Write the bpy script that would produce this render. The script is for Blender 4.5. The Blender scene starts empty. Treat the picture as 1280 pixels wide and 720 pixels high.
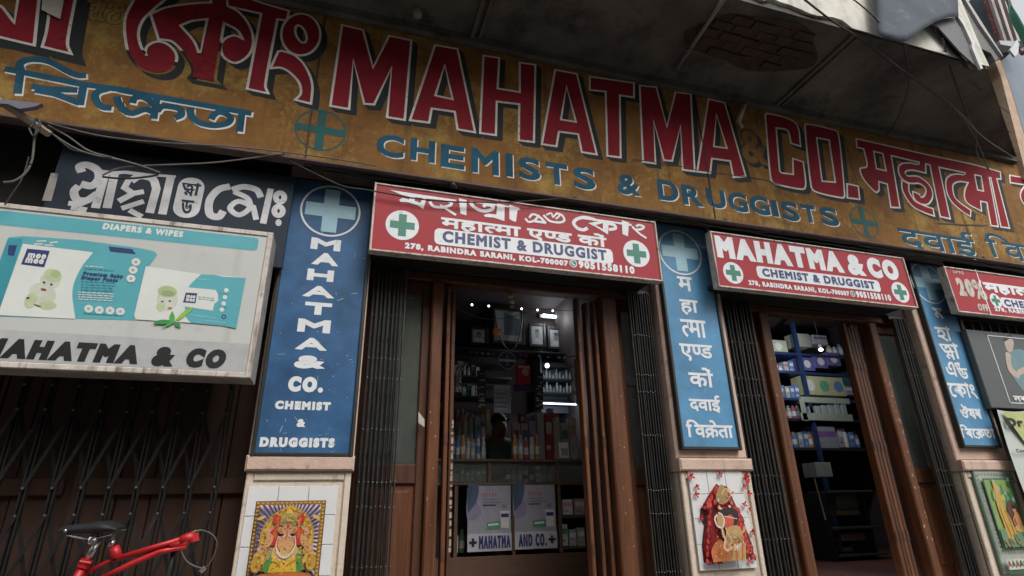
import bpy, bmesh, math, random
from math import sin, cos, pi, radians, hypot
from mathutils import Vector, Matrix
from mathutils.geometry import tessellate_polygon
random.seed(7)
SC = bpy.context.scene
COL = SC.collection
EYE = 1.3
# ------------------------------------------------------------------ camera
FOC = 690.17                      # focal length in pixels of a 1280 wide picture
FW = Vector((0.27598943, 0.88903771, 0.36529683))
RT = Vector((0.95681538, -0.29022396, -0.0165643))
UP = Vector((-0.0912916, -0.3540932, 0.93074371))
cd = bpy.data.cameras.new('camera'); cam = bpy.data.objects.new('camera', cd); COL.objects.link(cam)
cd.sensor_width = 36; cd.lens = 36 * FOC / 1280; cd.clip_end = 500; cd.clip_start = 0.05
cam.matrix_world = Matrix(((RT.x, UP.x, -FW.x, 0), (RT.y, UP.y, -FW.y, 0), (RT.z, UP.z, -FW.z, EYE), (0, 0, 0, 1)))
SC.camera = cam
# ------------------------------------------------------------------ light
SUN_EL, SUN_AZ = radians(49), radians(158)     # azimuth measured from +Y (into the shop), clockwise
w = bpy.data.worlds.new("World"); SC.world = w; w.use_nodes = True
nt = w.node_tree; bg = nt.nodes['Background']
sky = nt.nodes.new('ShaderNodeTexSky'); sky.sky_type = 'NISHITA'; sky.sun_disc = False
sky.sun_elevation = SUN_EL; sky.sun_rotation = SUN_AZ; sky.dust_density = 6; sky.air_density = 1.5
hs = nt.nodes.new('ShaderNodeHueSaturation'); hs.inputs['Saturation'].default_value = 0.15
nt.links.new(sky.outputs[0], hs.inputs['Color']); nt.links.new(hs.outputs[0], bg.inputs[0])
bg.inputs[1].default_value = 0.15
sd = bpy.data.lights.new('sun', 'SUN'); sd.energy = 0.9; sd.angle = radians(25); sd.color = (1, 0.96, 0.9)
so = bpy.data.objects.new('sun', sd); COL.objects.link(so)
dirv = Vector((sin(SUN_AZ) * cos(SUN_EL), cos(SUN_AZ) * cos(SUN_EL), sin(SUN_EL)))
so.rotation_euler = dirv.to_track_quat('Z', 'Y').to_euler(); so.location = (0, -5, 12)
SC.view_settings.view_transform = 'Standard'; SC.view_settings.look = 'None'
SC.view_settings.exposure = 0.36; SC.view_settings.gamma = 1
# ------------------------------------------------------------------ measuring: a pixel of the 1280x720 photograph onto the plane at depth Y
def P(x, y, Y=3.6):
    d = FW + RT * ((x - 640) / FOC) - UP * ((y - 360) / FOC)
    d = d * (Y / d.y)
    return Vector((d.x, Y, d.z + EYE))
def PZ(x, y, Z):
    d = FW + RT * ((x - 640) / FOC) - UP * ((y - 360) / FOC)
    d = d * ((Z - EYE) / d.z)
    return Vector((d.x, d.y, Z))
def reg(x0, y0, s, pts):                      # points read in an enlarged crop -> photograph pixels
    return [(x0 + p[0] / s, y0 + p[1] / s) + tuple(p[2:]) for p in pts]
def rect(x0, y0, x1, y1, Y):                  # X0,X1,Z0,Z1
    ym = (y0 + y1) / 2; xm = (x0 + x1) / 2
    return P(x0, ym, Y).x, P(x1, ym, Y).x, P(xm, y1, Y).z, P(xm, y0, Y).z
# ------------------------------------------------------------------ materials
MATS = {}
def mat(name, col, rough=0.6, var=0.25, scale=6, metal=0, dirt=None, dirt_amt=0.5, dscale=3, bump=0.0, bscale=40, stretch=(1, 1, 1), emit=None, spec=0.5, coat=0):
    if name in MATS: return MATS[name]
    m = bpy.data.materials.new(name); m.use_nodes = True; n = m.node_tree.nodes; l = m.node_tree.links
    b = n['Principled BSDF']
    b.inputs['Roughness'].default_value = rough; b.inputs['Metallic'].default_value = metal
    b.inputs['Specular IOR Level'].default_value = spec; b.inputs['Coat Weight'].default_value = coat
    tc = n.new('ShaderNodeTexCoord'); mp = n.new('ShaderNodeMapping'); mp.inputs['Scale'].default_value = stretch
    geo = n.new('ShaderNodeNewGeometry')
    l.new(geo.outputs['Position'], mp.inputs['Vector'])
    nz = n.new('ShaderNodeTexNoise'); nz.inputs['Scale'].default_value = scale; nz.inputs['Detail'].default_value = 7; nz.inputs['Roughness'].default_value = 0.65
    l.new(mp.outputs[0], nz.inputs['Vector'])
    rp = n.new('ShaderNodeValToRGB'); rp.color_ramp.elements[0].position = 0.3; rp.color_ramp.elements[1].position = 0.72
    c0 = [max(0, c * (1 - var)) for c in col]; c1 = [min(1, c * (1 + var)) for c in col]
    rp.color_ramp.elements[0].color = (*c0, 1); rp.color_ramp.elements[1].color = (*c1, 1)
    l.new(nz.outputs['Fac'], rp.inputs[0]); out = rp.outputs[0]
    if dirt is not None:
        n2 = n.new('ShaderNodeTexNoise'); n2.inputs['Scale'].default_value = dscale; n2.inputs['Detail'].default_value = 10; n2.inputs['Roughness'].default_value = 0.72
        l.new(mp.outputs[0], n2.inputs['Vector'])
        r2 = n.new('ShaderNodeValToRGB'); r2.color_ramp.elements[0].position = 0.68 - dirt_amt * 0.28; r2.color_ramp.elements[1].position = 0.76 - dirt_amt * 0.16
        l.new(n2.outputs['Fac'], r2.inputs[0])
        mx = n.new('ShaderNodeMix'); mx.data_type = 'RGBA'; l.new(r2.outputs[0], mx.inputs['Factor'])
        l.new(out, mx.inputs['A']); mx.inputs['B'].default_value = (*dirt, 1); out = mx.outputs['Result']
    l.new(out, b.inputs['Base Color'])
    rr = n.new('ShaderNodeMapRange'); rr.inputs['To Min'].default_value = max(0.03, rough - 0.12); rr.inputs['To Max'].default_value = min(1, rough + 0.15)
    l.new(nz.outputs['Fac'], rr.inputs['Value']); l.new(rr.outputs[0], b.inputs['Roughness'])
    if bump:
        n3 = n.new('ShaderNodeTexNoise'); n3.inputs['Scale'].default_value = bscale; n3.inputs['Detail'].default_value = 6
        l.new(mp.outputs[0], n3.inputs['Vector'])
        bp = n.new('ShaderNodeBump'); bp.inputs['Strength'].default_value = bump; bp.inputs['Distance'].default_value = 0.01
        l.new(n3.outputs['Fac'], bp.inputs['Height']); l.new(bp.outputs[0], b.inputs['Normal'])
    if emit:
        b.inputs['Emission Color'].default_value = (*col, 1); b.inputs['Emission Strength'].default_value = emit
    MATS[name] = m; return m
def glassmat():
    if 'glass' in MATS: return MATS['glass']
    m = bpy.data.materials.new('dusty glass'); m.use_nodes = True; n = m.node_tree.nodes; l = m.node_tree.links
    n.clear(); o = n.new('ShaderNodeOutputMaterial'); t = n.new('ShaderNodeBsdfTransparent'); g = n.new('ShaderNodeBsdfGlossy'); g.inputs['Roughness'].default_value = 0.05
    t.inputs[0].default_value = (0.85, 0.9, 0.88, 1)
    d = n.new('ShaderNodeBsdfDiffuse'); d.inputs[0].default_value = (0.3, 0.33, 0.3, 1)
    f = n.new('ShaderNodeFresnel'); m1 = n.new('ShaderNodeMixShader'); m2 = n.new('ShaderNodeMixShader')
    nz = n.new('ShaderNodeTexNoise'); nz.inputs['Scale'].default_value = 5; nz.inputs['Detail'].default_value = 8
    mr = n.new('ShaderNodeMapRange'); mr.inputs['To Min'].default_value = 0.02; mr.inputs['To Max'].default_value = 0.30
    l.new(nz.outputs['Fac'], mr.inputs['Value']); l.new(mr.outputs[0], m2.inputs[0])
    l.new(f.outputs[0], m1.inputs[0]); l.new(t.outputs[0], m1.inputs[1]); l.new(g.outputs[0], m1.inputs[2])
    l.new(m1.outputs[0], m2.inputs[1]); l.new(d.outputs[0], m2.inputs[2]); l.new(m2.outputs[0], o.inputs[0])
    MATS['glass'] = m; return m

M_ochre = mat('ochre board paint', (0.20, 0.098, 0.030), 0.75, 0.36, 5, dirt=(0.29, 0.185, 0.05), dirt_amt=0.56, dscale=3.4, bump=0.25, bscale=30, spec=0.15)
M_lred = mat('sign red', (0.225, 0.017, 0.026), 0.7, 0.28, 3, spec=0.12, dirt=(0.15, 0.04, 0.03), dirt_amt=0.22, dscale=25, bump=0.1)
M_lwhite = mat('sign white', (0.66, 0.63, 0.58), 0.75, 0.15, 8, dirt=(0.3, 0.24, 0.17), dirt_amt=0.35, dscale=22)
M_lshadow = mat('sign shade paint', (0.011, 0.014, 0.015), 0.8, 0.3, 4, dirt=(0.08, 0.05, 0.02), dirt_amt=0.25, dscale=14)
M_lblue = mat('sign blue paint', (0.022, 0.085, 0.135), 0.8, 0.3, 5, spec=0.1, dirt=(0.10, 0.08, 0.03), dirt_amt=0.25, dscale=18)
M_lteal = mat('sign teal paint', (0.008, 0.085, 0.08), 0.8, 0.3, 5, dirt=(0.10, 0.08, 0.03), dirt_amt=0.25, dscale=18)
M_lbrown = mat('sign brown line', (0.02, 0.012, 0.008), 0.6, 0.3, 5)
M_pink = mat('pink plaster', (0.50, 0.36, 0.29), 0.75, 0.14, 5, dirt=(0.30, 0.17, 0.13), dirt_amt=0.42, dscale=9, bump=0.4, bscale=45)
M_cream = mat('cream plaster', (0.56, 0.47, 0.38), 0.8, 0.12, 4, dirt=(0.33, 0.27, 0.2), dirt_amt=0.4, dscale=8, bump=0.4)
M_soffit = mat('sooty concrete', (0.115, 0.106, 0.095), 0.95, 0.6, 1.6, dirt=(0.022, 0.020, 0.019), dirt_amt=0.62, dscale=1.5, bump=0.7, bscale=16)
M_soffit2 = mat('sooty concrete rib', (0.11, 0.10, 0.088), 0.9, 0.35, 2, dirt=(0.04, 0.036, 0.03), dirt_amt=0.5, dscale=5, bump=0.6, bscale=20)
M_brick = mat('old brick', (0.055, 0.035, 0.028), 0.95, 0.4, 8, bump=0.6)
M_white_plaster = mat('weathered white plaster', (0.62, 0.60, 0.53), 0.85, 0.12, 3, dirt=(0.32, 0.31, 0.27), dirt_amt=0.45, dscale=5, bump=0.6, bscale=14)
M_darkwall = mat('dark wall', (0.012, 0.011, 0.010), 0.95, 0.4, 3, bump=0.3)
M_interior = mat('shop interior paint', (0.055, 0.042, 0.042), 0.8, 0.2, 2)
M_floor = mat('red oxide floor', (0.12, 0.045, 0.035), 0.5, 0.3, 4)
M_iron = mat('black gate iron', (0.022, 0.021, 0.020), 0.5, 0.4, 14, metal=0.3, dirt=(0.07, 0.055, 0.045), dirt_amt=0.3, dscale=18, bump=0.2)
M_iron2 = mat('worn gate edge', (0.05, 0.043, 0.035), 0.55, 0.4, 12, metal=0.2, dirt=(0.03, 0.025, 0.02), dirt_amt=0.5, dscale=12)
M_irondk = mat('shaded bay gate iron', (0.011, 0.010, 0.010), 0.7, 0.4, 14, dirt=(0.035, 0.02, 0.012), dirt_amt=0.4, dscale=12, spec=0.2)  # darker copy of the gate iron, the bay's shade put into its colour
M_rivet = mat('rivet metal', (0.11, 0.11, 0.11), 0.35, 0.3, 30, metal=0.6)
M_wood = mat('brown painted wood', (0.115, 0.042, 0.018), 0.5, 0.32, 3, spec=0.3, stretch=(6, 6, 0.7), dirt=(0.19, 0.09, 0.055), dirt_amt=0.18, dscale=6, bump=0.15, bscale=14)
M_wood2 = mat('brown painted wood, darker', (0.075, 0.029, 0.015), 0.55, 0.32, 3, spec=0.3, stretch=(6, 6, 0.7), dirt=(0.15, 0.07, 0.045), dirt_amt=0.15, dscale=6, bump=0.15, bscale=14)
M_wooddark = mat('old plank wood', (0.050, 0.020, 0.010), 0.7, 0.35, 3, stretch=(4, 4, 0.5), bump=0.3, bscale=12)
M_chip = mat('chipped pale paint', (0.30, 0.22, 0.16), 0.7, 0.25, 20)
M_tile = mat('white glazed tile', (0.62, 0.62, 0.62), 0.2, 0.06, 3, dirt=(0.42, 0.40, 0.37), dirt_amt=0.25, dscale=9)
M_joint = mat('tile joint', (0.28, 0.27, 0.26), 0.8, 0.2, 10)
M_blue = mat('enamel blue', (0.032, 0.10, 0.22), 0.45, 0.35, 3.5, dirt=(0.06, 0.13, 0.21), dirt_amt=0.36, dscale=9, spec=0.3)
M_blue2 = mat('faded enamel blue', (0.085, 0.24, 0.41), 0.45, 0.22, 3.5, dirt=(0.12, 0.24, 0.36), dirt_amt=0.42, dscale=8, spec=0.3)
M_bluedk = mat('old dark blue', (0.005, 0.016, 0.030), 0.7, 0.4, 3, dirt=(0.02, 0.022, 0.03), dirt_amt=0.4, dscale=6)
M_paleblue = mat('pale blue paint', (0.30, 0.50, 0.58), 0.4, 0.12, 5)
M_silver = mat('silver letters', (0.52, 0.52, 0.53), 0.4, 0.22, 8, dirt=(0.15, 0.15, 0.16), dirt_amt=0.35, dscale=12)
M_swhite = mat('white vinyl', (0.66, 0.68, 0.70), 0.4, 0.08, 9, dirt=(0.35, 0.38, 0.42), dirt_amt=0.3, dscale=24)
M_red = mat('red flex sheet', (0.33, 0.028, 0.038), 0.5, spec=0.25, var=0.10, scale=3, dirt=(0.28, 0.03, 0.035), dirt_amt=0.3, dscale=5)
M_frame = mat('pale sign frame', (0.50, 0.45, 0.40), 0.5, 0.25, 12, dirt=(0.16, 0.12, 0.09), dirt_amt=0.4, dscale=14)
M_dframe = mat('dark sign frame', (0.014, 0.016, 0.015), 0.5, 0.3, 6)
M_green = mat('cross green', (0.012, 0.17, 0.11), 0.4, 0.1, 9)
M_navy = mat('print navy', (0.018, 0.03, 0.13), 0.45, 0.1, 9)
M_black = mat('print black', (0.012, 0.012, 0.013), 0.45, 0.1, 9)
M_teal = mat('print teal', (0.085, 0.34, 0.39), 0.4, 0.07, 3)
M_flex = mat('pale flex sheet', (0.46, 0.47, 0.45), 0.45, 0.05, 2, dirt=(0.36, 0.36, 0.34), dirt_amt=0.3, dscale=3)
M_pwhite = mat('print white', (0.60, 0.62, 0.58), 0.45, 0.05, 4)
M_boxside = mat('light box side', (0.33, 0.31, 0.28), 0.5, 0.25, 6, dirt=(0.10, 0.08, 0.07), dirt_amt=0.45, dscale=9, metal=0.2)
M_wire = mat('black cable', (0.018, 0.017, 0.016), 0.5, 0.2, 5)
M_wireg = mat('grey dusty cable', (0.12, 0.11, 0.10), 0.7, 0.3, 8)
M_bikered = mat('bicycle red', (0.42, 0.010, 0.014), 0.4, 0.25, 9, dirt=(0.16, 0.02, 0.02), dirt_amt=0.3, dscale=30, bump=0.1)
M_saddle = mat('black saddle vinyl', (0.008, 0.008, 0.009), 0.6, 0.2, 20)
M_chrome = mat('scratched chrome', (0.55, 0.55, 0.55), 0.25, 0.2, 20, metal=1)
M_rubber = mat('rubber', (0.02, 0.02, 0.02), 0.8, 0.2, 20)
M_road = mat('asphalt', (0.05, 0.05, 0.05), 0.9, 0.3, 6, bump=0.5)
M_pave = mat('pavement stone', (0.16, 0.15, 0.135), 0.85, 0.25, 4, bump=0.4)
M_tube = mat('lit tube', (0.85, 0.93, 1.0), 0.5, 0.0, 1, emit=9)
M_bulb = mat('lit bulb', (0.85, 0.92, 1.0), 0.5, 0.0, 1, emit=3)
M_led = mat('lit string bulb', (0.9, 0.93, 1.0), 0.5, 0.0, 1, emit=5)
M_strip = mat('dim shelf light', (0.8, 0.88, 1.0), 0.5, 0.0, 1, emit=2.2)
M_sheet = mat('galvanised sheet', (0.10, 0.115, 0.14), 0.8, 0.3, 2.5, dirt=(0.19, 0.20, 0.22), dirt_amt=0.4, dscale=4, spec=0.15, bump=.3, bscale=9)
M_glass = glassmat()
M_scuff = mat('bare scuff', (.30, .37, .43), .6, .3, 30)
_cm = {}
def cmat(r, g, b, rough=0.5):
    k = (round(r, 3), round(g, 3), round(b, 3))
    if k not in _cm: _cm[k] = mat('print colour %d' % len(_cm), (r, g, b), rough, 0.12, 14)
    return _cm[k]
def add_streaks(m, col, sx=9, sz=.35, amt=(.56, .74), k=.55):
    n = m.node_tree.nodes; l = m.node_tree.links; b = n['Principled BSDF']; src = b.inputs['Base Color'].links[0].from_socket
    g = n.new('ShaderNodeNewGeometry'); mp = n.new('ShaderNodeMapping'); mp.inputs['Scale'].default_value = (sx, sx, sz); l.new(g.outputs['Position'], mp.inputs['Vector'])
    nz = n.new('ShaderNodeTexNoise'); nz.inputs['Scale'].default_value = 1.6; nz.inputs['Detail'].default_value = 6; l.new(mp.outputs[0], nz.inputs['Vector'])
    r = n.new('ShaderNodeValToRGB'); r.color_ramp.elements[0].position = amt[0]; r.color_ramp.elements[1].position = amt[1]; r.color_ramp.elements[1].color = (k, k, k, 1); l.new(nz.outputs['Fac'], r.inputs[0])
    mx = n.new('ShaderNodeMix'); mx.data_type = 'RGBA'; l.new(r.outputs[0], mx.inputs['Factor']); l.new(src, mx.inputs['A']); mx.inputs['B'].default_value = (*col, 1); l.new(mx.outputs['Result'], b.inputs['Base Color'])
def add_speck(m, col, scale=26, amt=(.60, .68), k=.8):
    n = m.node_tree.nodes; l = m.node_tree.links; b = n['Principled BSDF']; src = b.inputs['Base Color'].links[0].from_socket
    g = n.new('ShaderNodeNewGeometry'); nz = n.new('ShaderNodeTexNoise'); nz.inputs['Scale'].default_value = scale; nz.inputs['Detail'].default_value = 9; nz.inputs['Roughness'].default_value = .8; l.new(g.outputs['Position'], nz.inputs['Vector'])
    n2 = n.new('ShaderNodeTexNoise'); n2.inputs['Scale'].default_value = 1.7; n2.inputs['Detail'].default_value = 3; l.new(g.outputs['Position'], n2.inputs['Vector'])
    ad = n.new('ShaderNodeMath'); ad.operation = 'MULTIPLY_ADD'; ad.inputs[1].default_value = .55; l.new(n2.outputs['Fac'], ad.inputs[0]); l.new(nz.outputs['Fac'], ad.inputs[2])
    r = n.new('ShaderNodeValToRGB'); r.color_ramp.elements[0].position = amt[0] + .27; r.color_ramp.elements[1].position = amt[1] + .27; r.color_ramp.elements[1].color = (k, k, k, 1); l.new(ad.outputs[0], r.inputs[0])
    mx = n.new('ShaderNodeMix'); mx.data_type = 'RGBA'; l.new(r.outputs[0], mx.inputs['Factor']); l.new(src, mx.inputs['A']); mx.inputs['B'].default_value = (*col, 1); l.new(mx.outputs['Result'], b.inputs['Base Color'])
add_speck(M_ochre, (.36, .25, .08), 26, (.53, .66), .55); add_streaks(M_ochre, (.075, .045, .018), 9, .4)
add_speck(M_lred, (.10, .012, .012), 30, (.58, .66), .6); add_speck(M_lblue, (.12, .08, .03), 40, (.62, .68), .8); add_speck(M_lwhite, (.30, .22, .12), 40, (.60, .68), .8)
add_streaks(M_pink, (.24, .17, .13), 8, .5, (.58, .78), .6); add_streaks(M_cream, (.26, .20, .15), 8, .5, (.56, .78), .6); add_streaks(M_blue, (.05, .10, .15), 14, .4, (.56, .76), .5); add_streaks(M_blue2, (.11, .19, .27), 14, .4, (.56, .76), .5)
add_streaks(M_red, (.17, .03, .03), 12, .5, (.60, .8), .5); add_streaks(M_flex, (.30, .29, .26), 7, .4, (.58, .8), .6); add_streaks(M_frame, (.12, .07, .04), 20, 2, (.55, .7), .8)
add_streaks(M_wood, (.045, .020, .011), 14, .6, (.50, .72), .8); add_streaks(M_wood2, (.035, .016, .010), 14, .6, (.50, .72), .8); add_speck(M_wood, (.20, .12, .07), 50, (.66, .72), .6)
add_speck(M_soffit, (.13, .12, .105), 4, (.56, .66), .5); add_streaks(M_white_plaster, (.22, .21, .18), 5, .6, (.52, .75), .7)
# ------------------------------------------------------------------ mesh builder
class MB:
    def __init__(s): s.v = []; s.f = []; s.mi = []; s.mats = []
    def _m(s, m):
        if m is None: return 0
        if m not in s.mats: s.mats.append(m)
        return s.mats.index(m)
    def add(s, vs, fs, m=None):
        o = len(s.v); s.v += [tuple(v) for v in vs]; k = s._m(m)
        for f in fs: s.f.append([i + o for i in f]); s.mi.append(k)
        return s
    def box(s, x0, x1, y0, y1, z0, z1, m=None):
        vs = [(x, y, z) for x in (x0, x1) for y in (y0, y1) for z in (z0, z1)]
        return s.add(vs, [(0, 1, 3, 2), (4, 6, 7, 5), (0, 4, 5, 1), (2, 3, 7, 6), (0, 2, 6, 4), (1, 5, 7, 3)], m)
    def rbox(s, x0, x1, y0, y1, z0, z1, b=0.004, m=None):      # box with its four long edges chamfered towards the street
        b = min(b, (x1 - x0) / 3, (z1 - z0) / 3)
        vs = []
        for (y, e) in ((y1, 0), (y0 + b, 0), (y0, b)):
            vs += [(x0 + e, y, z0 + e), (x1 - e, y, z0 + e), (x1 - e, y, z1 - e), (x0 + e, y, z1 - e)]
        fs = [(3, 2, 1, 0), (8, 9, 10, 11)]
        for r in (0, 4):
            for i in range(4): fs.append((r + i, r + (i + 1) % 4, r + 4 + (i + 1) % 4, r + 4 + i))
        return s.add(vs, fs, m)
    def tube(s, pts, r, n=6, m=None, r2=None):
        pts = [Vector(p) for p in pts]; o = len(s.v); k = len(pts); fs = []; vs = []
        for i, p in enumerate(pts):
            t = (pts[min(i + 1, k - 1)] - pts[max(i - 1, 0)]).normalized()
            a = t.cross(Vector((0, 0, 1)));
            if a.length < 0.05: a = t.cross(Vector((1, 0, 0)))
            a.normalize(); b = t.cross(a)
            rr = r if r2 is None else r + (r2 - r) * i / (k - 1)
            for j in range(n):
                q = 2 * pi * j / n; vs.append(p + a * cos(q) * rr + b * sin(q) * rr)
        for i in range(k - 1):
            for j in range(n): fs.append((i * n + j, i * n + (j + 1) % n, (i + 1) * n + (j + 1) % n, (i + 1) * n + j))
        fs.append(tuple(range(n))[::-1]); fs.append(tuple((k - 1) * n + j for j in range(n)))
        return s.add(vs, fs, m)
    def ball(s, c, r, m=None, n=8, sz=1.0):
        vs = []; fs = []; c = Vector(c)
        if not isinstance(r, (tuple, list)): r = (r, r, r * sz)
        k = max(4, n // 2 + 1)
        for i in range(k + 1):
            a = pi * i / k
            for j in range(n): vs.append(c + Vector((r[0] * sin(a) * cos(2 * pi * j / n), r[1] * sin(a) * sin(2 * pi * j / n), r[2] * cos(a))))
        for i in range(k):
            for j in range(n): fs.append((i * n + j, (i + 1) * n + j, (i + 1) * n + (j + 1) % n, i * n + (j + 1) % n))
        return s.add(vs, fs, m)
    def lathe(s, c, prof, n=12, m=None):              # prof: (radius, z)
        vs = []; fs = []; k = len(prof)
        for r, z in prof:
            for j in range(n): vs.append((c[0] + r * cos(2 * pi * j / n), c[1] + r * sin(2 * pi * j / n), c[2] + z))
        for i in range(k - 1):
            for j in range(n): fs.append((i * n + j, i * n + (j + 1) % n, (i + 1) * n + (j + 1) % n, (i + 1) * n + j))
        fs.append(tuple(range(n))[::-1]); fs.append(tuple((k - 1) * n + j for j in range(n)))
        return s.add(vs, fs, m)
    def build(s, name, m=None, parent=None, smooth=False, **props):
        me = bpy.data.meshes.new(name)
        off = Vector((0, 0, 0)); p = parent
        while p is not None: off += p.location; p = p.parent
        c = Vector((0, 0, 0))
        if parent is None and s.v:
            xs = [v[0] for v in s.v]; ys = [v[1] for v in s.v]; zs = [v[2] for v in s.v]
            c = Vector(((min(xs) + max(xs)) / 2, (min(ys) + max(ys)) / 2, min(zs)))
        me.from_pydata([(v[0] - off.x - c.x, v[1] - off.y - c.y, v[2] - off.z - c.z) for v in s.v], [], s.f)
        if s.mats:
            for q in s.mats: me.materials.append(q)
            me.polygons.foreach_set('material_index', s.mi)
        else: me.materials.append(m)
        if smooth: me.polygons.foreach_set('use_smooth', [True] * len(me.polygons))
        me.update()
        o = bpy.data.objects.new(name, me); COL.objects.link(o); o.location = c
        if parent is not None: o.parent = parent
        for k, v in props.items(): o[k] = v
        return o
def thing(name, label, cat, loc=(0, 0, 0), group=None):
    o = bpy.data.objects.new(name, None); COL.objects.link(o); o.location = loc
    o['label'] = label; o['category'] = cat; o.empty_display_size = 0.1
    if group: o['group'] = group
    return o
# ------------------------------------------------------------------ flat shapes
def smooth_loop(pts, closed=True, n=6):
    out = []; k = len(pts)
    P2 = [Vector(p[:2]) for p in pts]; S = [len(p) > 2 and p[2] for p in pts]
    for i in range(k if closed else k - 1):
        j = (i + 1) % k; a, b = P2[i], P2[j]
        if not (S[i] or S[j]): out.append(a); continue
        def tan(q):
            if not S[q]: return (b - a)
            pr = P2[(q - 1) % k] if (closed or q > 0) else P2[q]; nx = P2[(q + 1) % k] if (closed or q < k - 1) else P2[q]
            t = (nx - pr) * 0.5
            L = (b - a).length
            return t * min(1.0, 1.3 * L / max(t.length, 1e-9))
        ta, tb = tan(i), tan(j)
        for q in range(n):
            t = q / n; h = 2 * t**3 - 3 * t**2 + 1; g = t**3 - 2 * t**2 + t; h2 = -2 * t**3 + 3 * t**2; g2 = t**3 - t**2
            out.append(a * h + ta * g + b * h2 + tb * g2)
    if not closed: out.append(P2[-1])
    return out
def area(L): return 0.5 * sum(L[i - 1][0] * L[i][1] - L[i][0] * L[i - 1][1] for i in range(len(L)))
def clean(L, eps=1e-5):
    o = []
    for p in L:
        if not o or (Vector(p) - Vector(o[-1])).length > eps: o.append(Vector(p))
    if len(o) > 1 and (o[0] - o[-1]).length < eps: o.pop()
    return o
def orient(L, ccw=True):
    L = clean(L); return L if (area(L) > 0) == ccw else L[::-1]
def offset(L, d, lim=2.2):                 # outward for a ccw loop, into the hole for a cw one
    n = len(L); out = []
    for i in range(n):
        a, b, c = L[i - 1], L[i], L[(i + 1) % n]
        e1 = (b - a).normalized(); e2 = (c - b).normalized()
        n1 = Vector((e1.y, -e1.x)); n2 = Vector((e2.y, -e2.x)); m = n1 + n2
        if m.length < 1e-4: m = n1
        m.normalize(); k = 1 / max(m.dot(n1), 1 / lim)
        out.append(b + m * d * k)
    return out
def inside(p, L):
    r = False; n = len(L)
    for i in range(n):
        a, b = L[i - 1], L[i]
        if (a[1] > p[1]) != (b[1] > p[1]) and p[0] < (b[0] - a[0]) * (p[1] - a[1]) / (b[1] - a[1]) + a[0]: r = not r
    return r
EPS = 0.0007
JIT = [0]
def fill(mb, loops, y, m):                 # loops: outer + holes as (x, z)
    JIT[0] = (JIT[0] + 1) % 97; yy = y - JIT[0] * 0.0000051
    L3 = [[Vector((p[0], p[1], 0)) for p in L] for L in loops if len(L) > 2]
    if not L3: return
    flat = [p for L in L3 for p in L]
    tris = tessellate_polygon(L3)
    mb.add([(p.x, yy, p.y) for p in flat], [t for t in tris], m)
def ribbon(mb, pts, wd, y, m, closed=False, cap=0.0, w2=None):
    pts = clean(pts); n = len(pts)
    if n < 2: return
    JIT[0] = (JIT[0] + 1) % 97; yy = y - JIT[0] * 0.0000051
    if not closed and cap:
        pts[0] = pts[0] - (pts[1] - pts[0]).normalized() * cap; pts[-1] = pts[-1] + (pts[-1] - pts[-2]).normalized() * cap
    Lf = []; Rg = []
    for i in range(n):
        a = pts[i - 1] if (closed or i) else None; c = pts[(i + 1) % n] if (closed or i < n - 1) else None; b = pts[i]
        e1 = (b - a).normalized() if a is not None else (c - b).normalized()
        e2 = (c - b).normalized() if c is not None else e1
        n1 = Vector((-e1.y, e1.x)); n2 = Vector((-e2.y, e2.x)); q = n1 + n2
        if q.length < 1e-3: q = n1
        q.normalize(); k = 1 / max(q.dot(n1), 0.5)
        h = wd / 2 if w2 is None else (wd + (w2 - wd) * i / (n - 1)) / 2
        Lf.append(b + q * h * k); Rg.append(b - q * h * k)
    vs = []
    for i in range(n):
        z = yy - i * 0.000004; vs += [(Lf[i].x, z, Lf[i].y), (Rg[i].x, z, Rg[i].y)]
    fs = [(2 * i, 2 * i + 1, 2 * i + 3, 2 * i + 2) for i in range(n - 1)]
    if closed: fs.append((2 * n - 2, 2 * n - 1, 1, 0))
    mb.add(vs, fs, m)
def ell(cx, cz, rx, rz, n=28, rot=0):
    return [Vector((cx + rx * cos(t) * cos(rot) - rz * sin(t) * sin(rot), cz + rx * cos(t) * sin(rot) + rz * sin(t) * cos(rot))) for t in [2 * pi * i / n for i in range(n)]]
def rrect(x0, x1, z0, z1, r, n=5):
    o = []
    for cx, cz, a in ((x1 - r, z1 - r, 0), (x0 + r, z1 - r, 90), (x0 + r, z0 + r, 180), (x1 - r, z0 + r, 270)):
        for i in range(n + 1):
            t = radians(a + 90 * i / n); o.append(Vector((cx + r * cos(t), cz + r * sin(t))))
    return o
def cross(cx, cz, L, t):
    return [Vector((cx + a, cz + b)) for a, b in ((-t, L), (-t, t), (-L, t), (-L, -t), (-t, -t), (-t, -L), (t, -L), (t, -t), (L, -t), (L, t), (t, t), (t, L))]
def sweep(mb, loop, dx, dz, y, m):
    n = len(loop)
    for i in range(n):
        a, b = loop[i], loop[(i + 1) % n]; JIT[0] = (JIT[0] + 1) % 97; yy = y - JIT[0] * 0.0000051
        mb.add([(a.x, yy, a.y), (b.x, yy, b.y), (b.x + dx, yy, b.y + dz), (a.x + dx, yy, a.y + dz)], [(0, 1, 2, 3)], m)
def on(Y, pts, closed=True, n=6):            # photograph pixels -> smoothed (x, z) loop on the plane at depth Y
    return [(lambda q: Vector((q.x, q.z)))(P(p[0], p[1], Y)) for p in smooth_loop(pts, closed, n)]
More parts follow.
